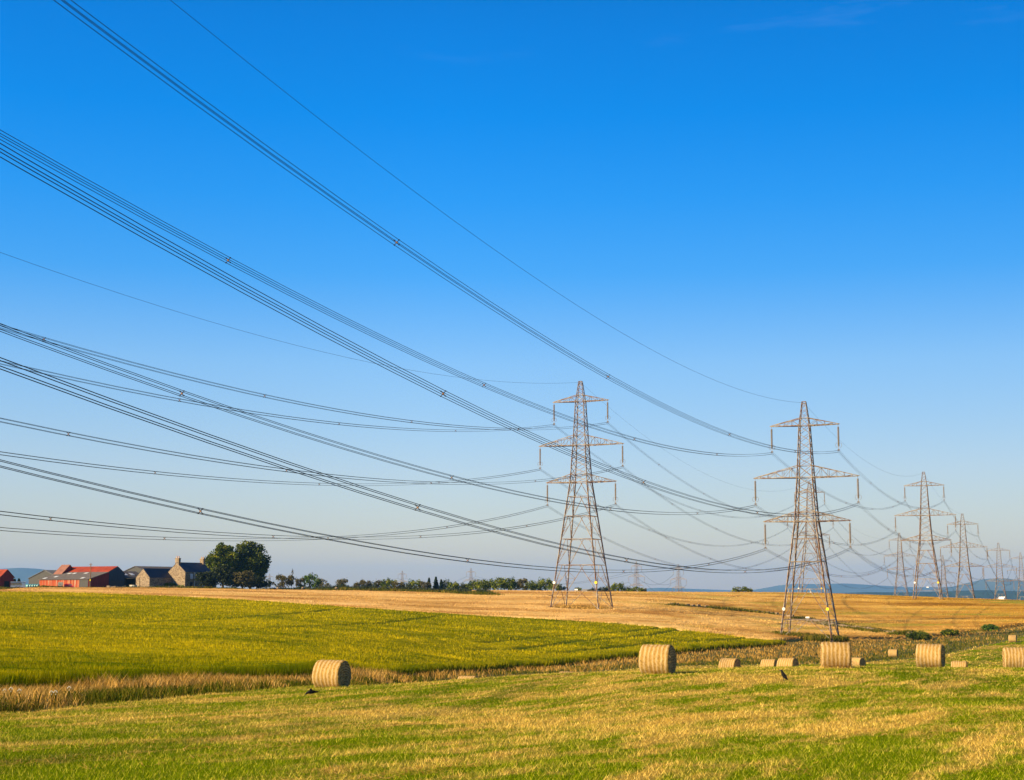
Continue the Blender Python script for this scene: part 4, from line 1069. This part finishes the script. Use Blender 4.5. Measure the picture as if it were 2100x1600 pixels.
mr = gable_x(E, -21.6, -.2, 8.12, 14.6, 5.15, 6.75, M['redsheet'], M['redroof'], e2=4.7, ym=11.6)
mg = MB().extr([(8.12, -1.5), (14.6, -1.5), (14.6, 4.7), (11.6, 6.72), (8.12, 5.13)], -.2, .06, 'x'); mg.build('dark_gable', M['bluesheet'], E)
MB().box(.06, .12, 8.6, 13.8, -1, 2.3).build('sliding_door', M['greysheet'], E)
dd = MB().box(-3.9, -.1, -.07, -.005, -1, 2.62).build('sliding_door', M['greysheet'], E); tag(dd, 'grey double doors')
dd2 = MB(); [dd2.box(x, x+.06, -.1, -.07, -1, 2.6) for x in (-3.9, -2.0, -.2)]; dd2.build('door_rail', M['greyroof'], dd)
# hoist house on its left end
gable_x(E, -21.75, -18.4, 5.7, 12.1, 4.5, 7.35, M['darkred'], M['pinkroof'])
hw = MB().box(-20.6, -20.0, 6.9, 7.5, 5.6, 5.75).build('hatch', M['black'], E); hw.rotation_euler = (0, 0, 0)
# A: red barn cut by left edge
A = bld('red_barn', 2, 462, 'dark red gabled barn cut off by the left edge')
gable_x(A, -9, 0, -.6, 4.6, 3.4, 5.6, M['darkred'], M['redroof'])
MB().box(.0, .06, 1.1, 2.9, -1, 2.2).build('door', M['black'], A)
# D: grey shed
D = bld('grey_shed', 120, 492, 'grey metal shed with a low gable behind the wrapped bales')
gable_y(D, -14.2, .6, 0, 16, 3.3, 5.9, M['greysheet'], M['paleroof'])
# F: open-fronted shed
Fb = bld('open_shed', 256, 478, 'dark open-fronted shed with two skylights beside the red barn')
mF = MB().extr([(-8, -1.5), (-7.8, -1.5), (-7.8, 3.2), (-4, 5.0), (-.1, 3.35), (-.1, 3.2), (-.0, 3.2), (0, 3.45), (-4, 5.3), (-8, 3.4)], 0, 8.0, 'y'); mF.build('wall', M['bluesheet'], Fb)
MB().box(-7.7, -.1, .0, .15, -1.5, 3.2).build('end_wall', M['bluesheet'], Fb); MB().box(-7.7, -.1, 7.85, 8.0, -1.5, 3.2).build('end_wall', M['bluesheet'], Fb)
mF = MB(); [mF.box(-.25, -.05, y, y+.2, -1.5, 3.2) for y in (.0, 3.8, 7.8)]; mF.build('post', M['greysheet'], Fb)
mF = MB()
for s in (-1, 1): mF.extr([(-4+s*4.3, 3.35), (-4+s*.001, 5.34), (-4+s*.001, 5.46), (-4+s*4.3, 3.47)], -.3, 8.3, 'y')
rF = mF.build('roof', M['greyroof'], Fb)
skylights(rF, [(-1.9, 1.6, 4.53, math.radians(24.7), 0), (-1.9, 4.6, 4.53, math.radians(24.7), 0)], 1.6, 1.5)
# G: pale roofed shed behind
G = bld('grey_shed', 262, 525, 'wide low shed with a grey roof rising behind the stone barn')
rG = gable_y(G, -3.0, 9.5, 0, 21, 5.6, 7.6, M['greysheet'], M['greyroof'])
skylights(rG, [(7.2, y, 6.52, math.radians(17.7), 0) for y in (5.2, 13.5)], 2.2, 1.2)
# H: stone barn
Hh = bld('stone_barn', 306, 465, 'low rubble stone barn with a navy slate roof joined to the farmhouse')
gable_y(Hh, -5.7, 0, 0, 13.4, 3.3, 6.0, M['stone'], M['slate'], over=.06)
MB().box(-4.15, -4.05, -.06, .0, -.8, 3.5).build('drainpipe', M['black'], Hh)
# I: farmhouse
I = bld('farmhouse', 379, 470, 'two-storey stone farmhouse with navy slate roof and gable chimneys', 'house')
gable_y(I, -7.2, 0, 0, 11.6, 5.05, 7.9, M['stone'], M['slate'], over=.05)
for y0 in (-.02, 10.8):
    c = MB(); c.box(-4.35, -2.85, y0, y0+.85, 7.2, 9.3); c.box(-4.45, -2.75, y0-.08, y0+.93, 9.1, 9.32); ch = c.build('chimney', M['stone'], I)
    for xx in (-4.0, -3.2):
        p = MB(); p.lathe([(.16, 9.3), (.14, 9.85), (.18, 9.95)], 10, c=(xx, y0+.42, 0)); p.build('chimney_pot', M['clay'], ch)
for (y0, y1, z0, z1) in ((2.2, 3.3, 3.0, 4.5), (7.4, 8.5, 3.0, 4.5), (7.4, 8.5, .4, 1.8)):
    w = MB(); w.box(0, .05, y0, y1, z0, z0+.09); w.box(0, .05, y0, y1, z1-.09, z1); w.box(0, .05, y0, y0+.09, z0, z1); w.box(0, .05, y1-.09, y1, z0, z1); w.box(0, .05, y0, y1, (z0+z1)/2-.04, (z0+z1)/2+.04)
    fo = w.build('window', M['white'], I); MB().box(.0, .02, y0+.09, y1-.09, z0+.09, z1-.09).build('pane', M['skylight'], fo)
    MB().box(0, .14, y0-.1, y1+.1, z0-.14, z0-.003).build('sill', M['stone'], fo)
MB().box(0, .06, 2.2, 3.2, -.2, 1.95).build('door', M['black'], I)
MB().box(.06, .17, 4.0, 4.11, -.5, 5.0).build('drainpipe', M['white'], I)
ext = MB().box(-4, -3.2, 13.6, 14.4, -1, 6.2).build('chimney_stack', M['stone'], I)
gable_y(I, -6, -1, 11.62, 15, 3.0, 5.0, M['stone'], M['slate'], over=.05, wname='annex_wall', rname='annex_roof')
# white cottages far off
for px, top, Y, w_, lab, rz in ((1206, 1209, 640, 5, 'white cottage seen low between the golden crop pylon legs', -.5), (2055, 1224, 900, 3.4, 'small white cottage on the skyline near the right edge', -.7), (2047.5, 1227.5, 905, 2.0, 'tiny white outbuilding left of the skyline cottage', -.7)):
    X, _, zt = at(px, top, Y); r_ = empty('cottage', (X, Y, zt-4.0), rz); tag(r_, lab, 'cottage')
    gable_x(r_, -w_/2, w_/2, -1.6, 1.6, 2.8, 4.0, M['white'], M['paleroof'] if w_ > 3 and px < 1300 else M['white'], over=.1)
    MB().box(-.3, .3, -1.68, -1.6, -1.5, 1.2).build('door', M['black'], r_)
# ------------------------------------------------------------------ farmyard objects
def yard(name, px, Y, label, cat, rz=0, dz=0, group=None):
    X, _, _ = at(px, 1208, Y); r = empty(name, (X, Y, max(H(X, Y), .9)+dz), rz); return tag(r, label, cat, group)
def wheel(parent, x, y, r, w=.2, name='wheel'):
    q = MB().lathe([(r*.6, -w/2), (r, -w/2), (r, w/2), (r*.6, w/2)], 14, axis='y').build('wheel', M['tyre'], parent, loc=(x, y, r))
    MB().lathe([(r*.58, -w/2-.01), (r*.58, w/2+.01)], 12, axis='y').build('rim', M['alu'], q); return q
t = yard('livestock_trailer', 37, 450, 'pale slatted livestock trailer parked in front of the dark red barn', 'trailer', math.radians(18))
m = MB(); m.box(-2.1, 2.1, -.9, .9, .45, 1.0); m.box(-2.1, 2.1, -.9, .9, 1.75, 1.95); m.build('body', M['alu'], t)
m = MB(); [m.box(x, x+.12, s*.86-.03, s*.86+.03, 1.0, 1.75) for x in np.arange(-2.05, 2.0, .42) for s in (-1, 1)]; [m.box(-2.08, 2.08, s*.87-.02, s*.87+.02, z, z+.1) for z in (1.15, 1.4) for s in (-1, 1)]; m.build('slat_panel', M['cream'], t)
m = MB().box(-2.15, 2.15, -.95, .95, 1.96, 2.06).build('roof', M['white'], t)
for x in (-.5, .3):
    for s in (-1, 1): wheel(t, x, s*1.0, .34)
t['label'] = 'pale slatted livestock trailer parked in front of the dark red barn'
for i, px in enumerate((57, 62, 67, 72, 77)):
    t = yard('wrapped_bale', px, 474, f'blue-green plastic-wrapped bale in the row by the grey shed, {ORD[i]} from the left', 'wrapped bale', math.radians(60), .2, 'wrapped bales by the grey shed')
    MB().lathe([(.3, -.62), (.55, -.6), (.62, -.5), (.62, .5), (.55, .6), (.3, .62)], 16, c=(0, 0, .6), axis='y').build('plastic_wrap', M['bluewrap'], t, smooth=True)
t = yard('tipping_bucket', 85, 452, 'tipped orange steel loader bucket lying in front of the red barn', 'loader bucket', math.radians(-20))
m = MB(); m.extr([(-.9, 0), (.9, 0), (1.2, .5), (.6, 1.0), (-.5, .75)], -.85, .85, 'y'); m.extr([(-.9, 0), (-.5, .75), (-.6, .8), (-1.0, 0)], -.9, .9, 'y'); m.build('bucket_shell', M['orange'], t)
m = MB(); [m.beam((-.9, y, .05), (-1.25, y, .0), .07, .03) for y in np.linspace(-.8, .8, 6)]; m.build('bucket_teeth', M['steel'], t)
t = yard('red_van', 142, 452, 'small bright red van parked before the rusty barn wall', 'van', math.radians(8))
m = MB(); m.extr([(-1.35, .3), (1.25, .3), (1.28, .72), (.72, .86), (.42, 1.42), (.2, 1.5), (-1.2, 1.5), (-1.38, 1.3)], -.72, .72, 'y'); m.build('body', M['redpaint'], t)
m = MB(); m.extr([(.74, .9), (.46, 1.40), (.40, 1.40), (.62, .9)], -.66, .66, 'y'); [m.box(-.1, .45, s*.725-.006, s*.725+.006, .92, 1.32) for s in (-1, 1)]; m.build('window', M['glass'], t)
for x in (-.85, .85):
    for s in (-1, 1): wheel(t, x, s*.66, .28, .16)
for s in (-1, 1): MB().box(1.26, 1.3, s*.5-.12, s*.5+.12, .55, .7).build('headlight', M['white'], t)
t = yard('horsebox', 123.5, 450, 'small cream horsebox trailer beside the red van', 'trailer', math.radians(12))
m = MB(); m.extr([(-.7, .9), (.6, .9), (.72, 1.4), (.6, 1.95), (-.6, 1.95), (-.72, 1.6)], -.6, .6, 'y'); m.build('body', M['cream'], t)
m = MB(); m.box(-.7, .65, -.58, .58, .35, .88); m.build('lower_panel', M['greysheet'], t); MB().box(-.4, .3, -.62, -.605, 1.3, 1.42).build('window', M['black'], t)
for s in (-1, 1): wheel(t, 0, s*.66, .32)
MB().beam((.6, 0, .4), (1.5, 0, .4), .08).build('drawbar', M['steel'], t)
t = yard('water_tank', 273, 458, 'white and buff rectangular tank beside the stone barn gable', 'tank', FR)
m = MB(); m.box(-.95, .95, -.6, .6, .1, 1.1); m.box(-1.0, 1.0, -.65, .65, 1.1, 1.18); m.build('tank_body', M['cream'], t)
m = MB(); [m.box(x, x+.06, -.63, -.6, .1, 1.1) for x in np.arange(-.9, .9, .3)]; m.build('rib', M['alu'], t)
t = yard('utility_pole', 184.5, 452, 'brown wooden utility pole with a small yellow sign by the barn corner', 'utility pole')
MB().tube([(0, 0, -.5), (0, 0, 7.5)], [.16, .11], 8).build('pole', M['wood'], t); MB().box(-.16, .16, -.2, -.17, 2.3, 2.75).build('sign', M['yellow'], t)
MB().box(-.45, .45, -.06, .06, 7.0, 7.12).build('crossbar', M['wood'], t)
for s in (-.35, 0, .35): MB().lathe([(.03, 7.12), (.06, 7.2), (.04, 7.3)], 8, c=(s, 0, 0)).build('insulator', M['insul'], t)
# small stones / posts along the far verge
for i, (px, Y) in enumerate(((570, 462), (621, 462), (690, 458))):
    t = yard('field_stone', px, Y, f'pale boulder lying at the far edge of the golden field, {ORD[i]} from the left', 'boulder', i, 0, 'boulders at the field edge')
    m = MB(); rg2 = random.Random(i); m.lathe([(.3, -.3), (.75, .0), (.8, .5), (.5, .9), (.15, 1.0)], 9); m.v = [(x*rg2.uniform(.5, .75), y*rg2.uniform(.5, .75), z*.55) for x, y, z in m.v]
    m.build('stone_block', M['stone'], t)

# ------------------------------------------------------------------ far hills
def hill(name, prof, Y, depth, m, seed):
    """a ridge whose crest follows prof (px,row) at distance Y, falling away in front and behind"""
    px = np.arange(prof[0][0], prof[-1][0]+1, 9.0); row = np.interp(px, [p[0] for p in prof], [p[1] for p in prof])
    cr = np.array([at(a, b, Y) for a, b in zip(px, row)]); n = 24; V = []
    for j in range(n+1):
        t = j/n*2-1; prof_ = (1-abs(t))**1.1*(1 if t > 0 else 1)
        yy = Y+t*depth; k = yy/Y
        x = cr[:, 0]+(vnoise(cr[:, 0], yy+0*px, 500, seed)-.5)*150; zb = -60
        zz = zb+(cr[:, 2]-zb)*(math.sin((1-abs(t))*math.pi/2)**1.2)*(1+(vnoise(cr[:, 0], yy+0*px, 700, seed+1)-.5)*.25*abs(t)*2)
        V.append(np.c_[x, yy+0*px, zz])
    V = np.concatenate(V); q = grid_faces(len(px), n+1)[:, ::-1]
    o = link(name, fastmesh(name, V, tris=q, mats=[m], smooth=True)); return tag(o, kind='structure')
hill('hill', [(-260,1214),(-160,1190),(-60,1172),(0,1167),(40,1164.5),(70,1166.5),(100,1172),(140,1178),(220,1190),(330,1204),(480,1216),(560,1222)], 13500, 1500, M['hill'], 1)
hill('hill', [(1240,1222),(1320,1213),(1335,1206.5),(1355,1205.5),(1400,1207),(1480,1210),(1520,1212),(1548,1208),(1590,1201),(1640,1197.5),(1700,1198),(1730,1196.5),(1780,1200),(1840,1204),(1920,1204),(2000,1203),(2100,1206),(2300,1214),(2500,1224)], 15500, 1400, M['hill'], 3)
hill('hill', [(1840,1218),(1900,1210),(1950,1203),(1990,1193),(2020,1187),(2045,1186),(2080,1192),(2110,1196),(2180,1204),(2300,1212),(2400,1222)], 12500, 1100, M['hill'], 5)
hill('far_woodland', [(1500,1226),(1600,1219),(1700,1217),(1780,1214.5),(1860,1215),(1940,1213.5),(2000,1211),(2040,1210.5),(2100,1213),(2200,1215),(2400,1222)], 6500, 500, M['wood_far'], 7)

# ------------------------------------------------------------------ the air
hz = MB().box(-9000, 9000, -400, 17900, -75, 290).build('haze', []); hz.data.materials.clear()
hm = mat('haze_air'); vo = hm.node_tree.nodes.new('ShaderNodeVolumePrincipled'); ho = hm.node_tree.nodes.new('ShaderNodeOutputMaterial')
vo.inputs['Color'].default_value = (.17, .45, 1.0, 1); vo.inputs['Density'].default_value = 5e-5; vo.inputs['Anisotropy'].default_value = 0.0
hm.node_tree.links.new(vo.outputs[0], ho.inputs['Volume']); hz.data.materials.append(hm); tag(hz, 'thin blue air haze over the whole plain', kind='stuff')
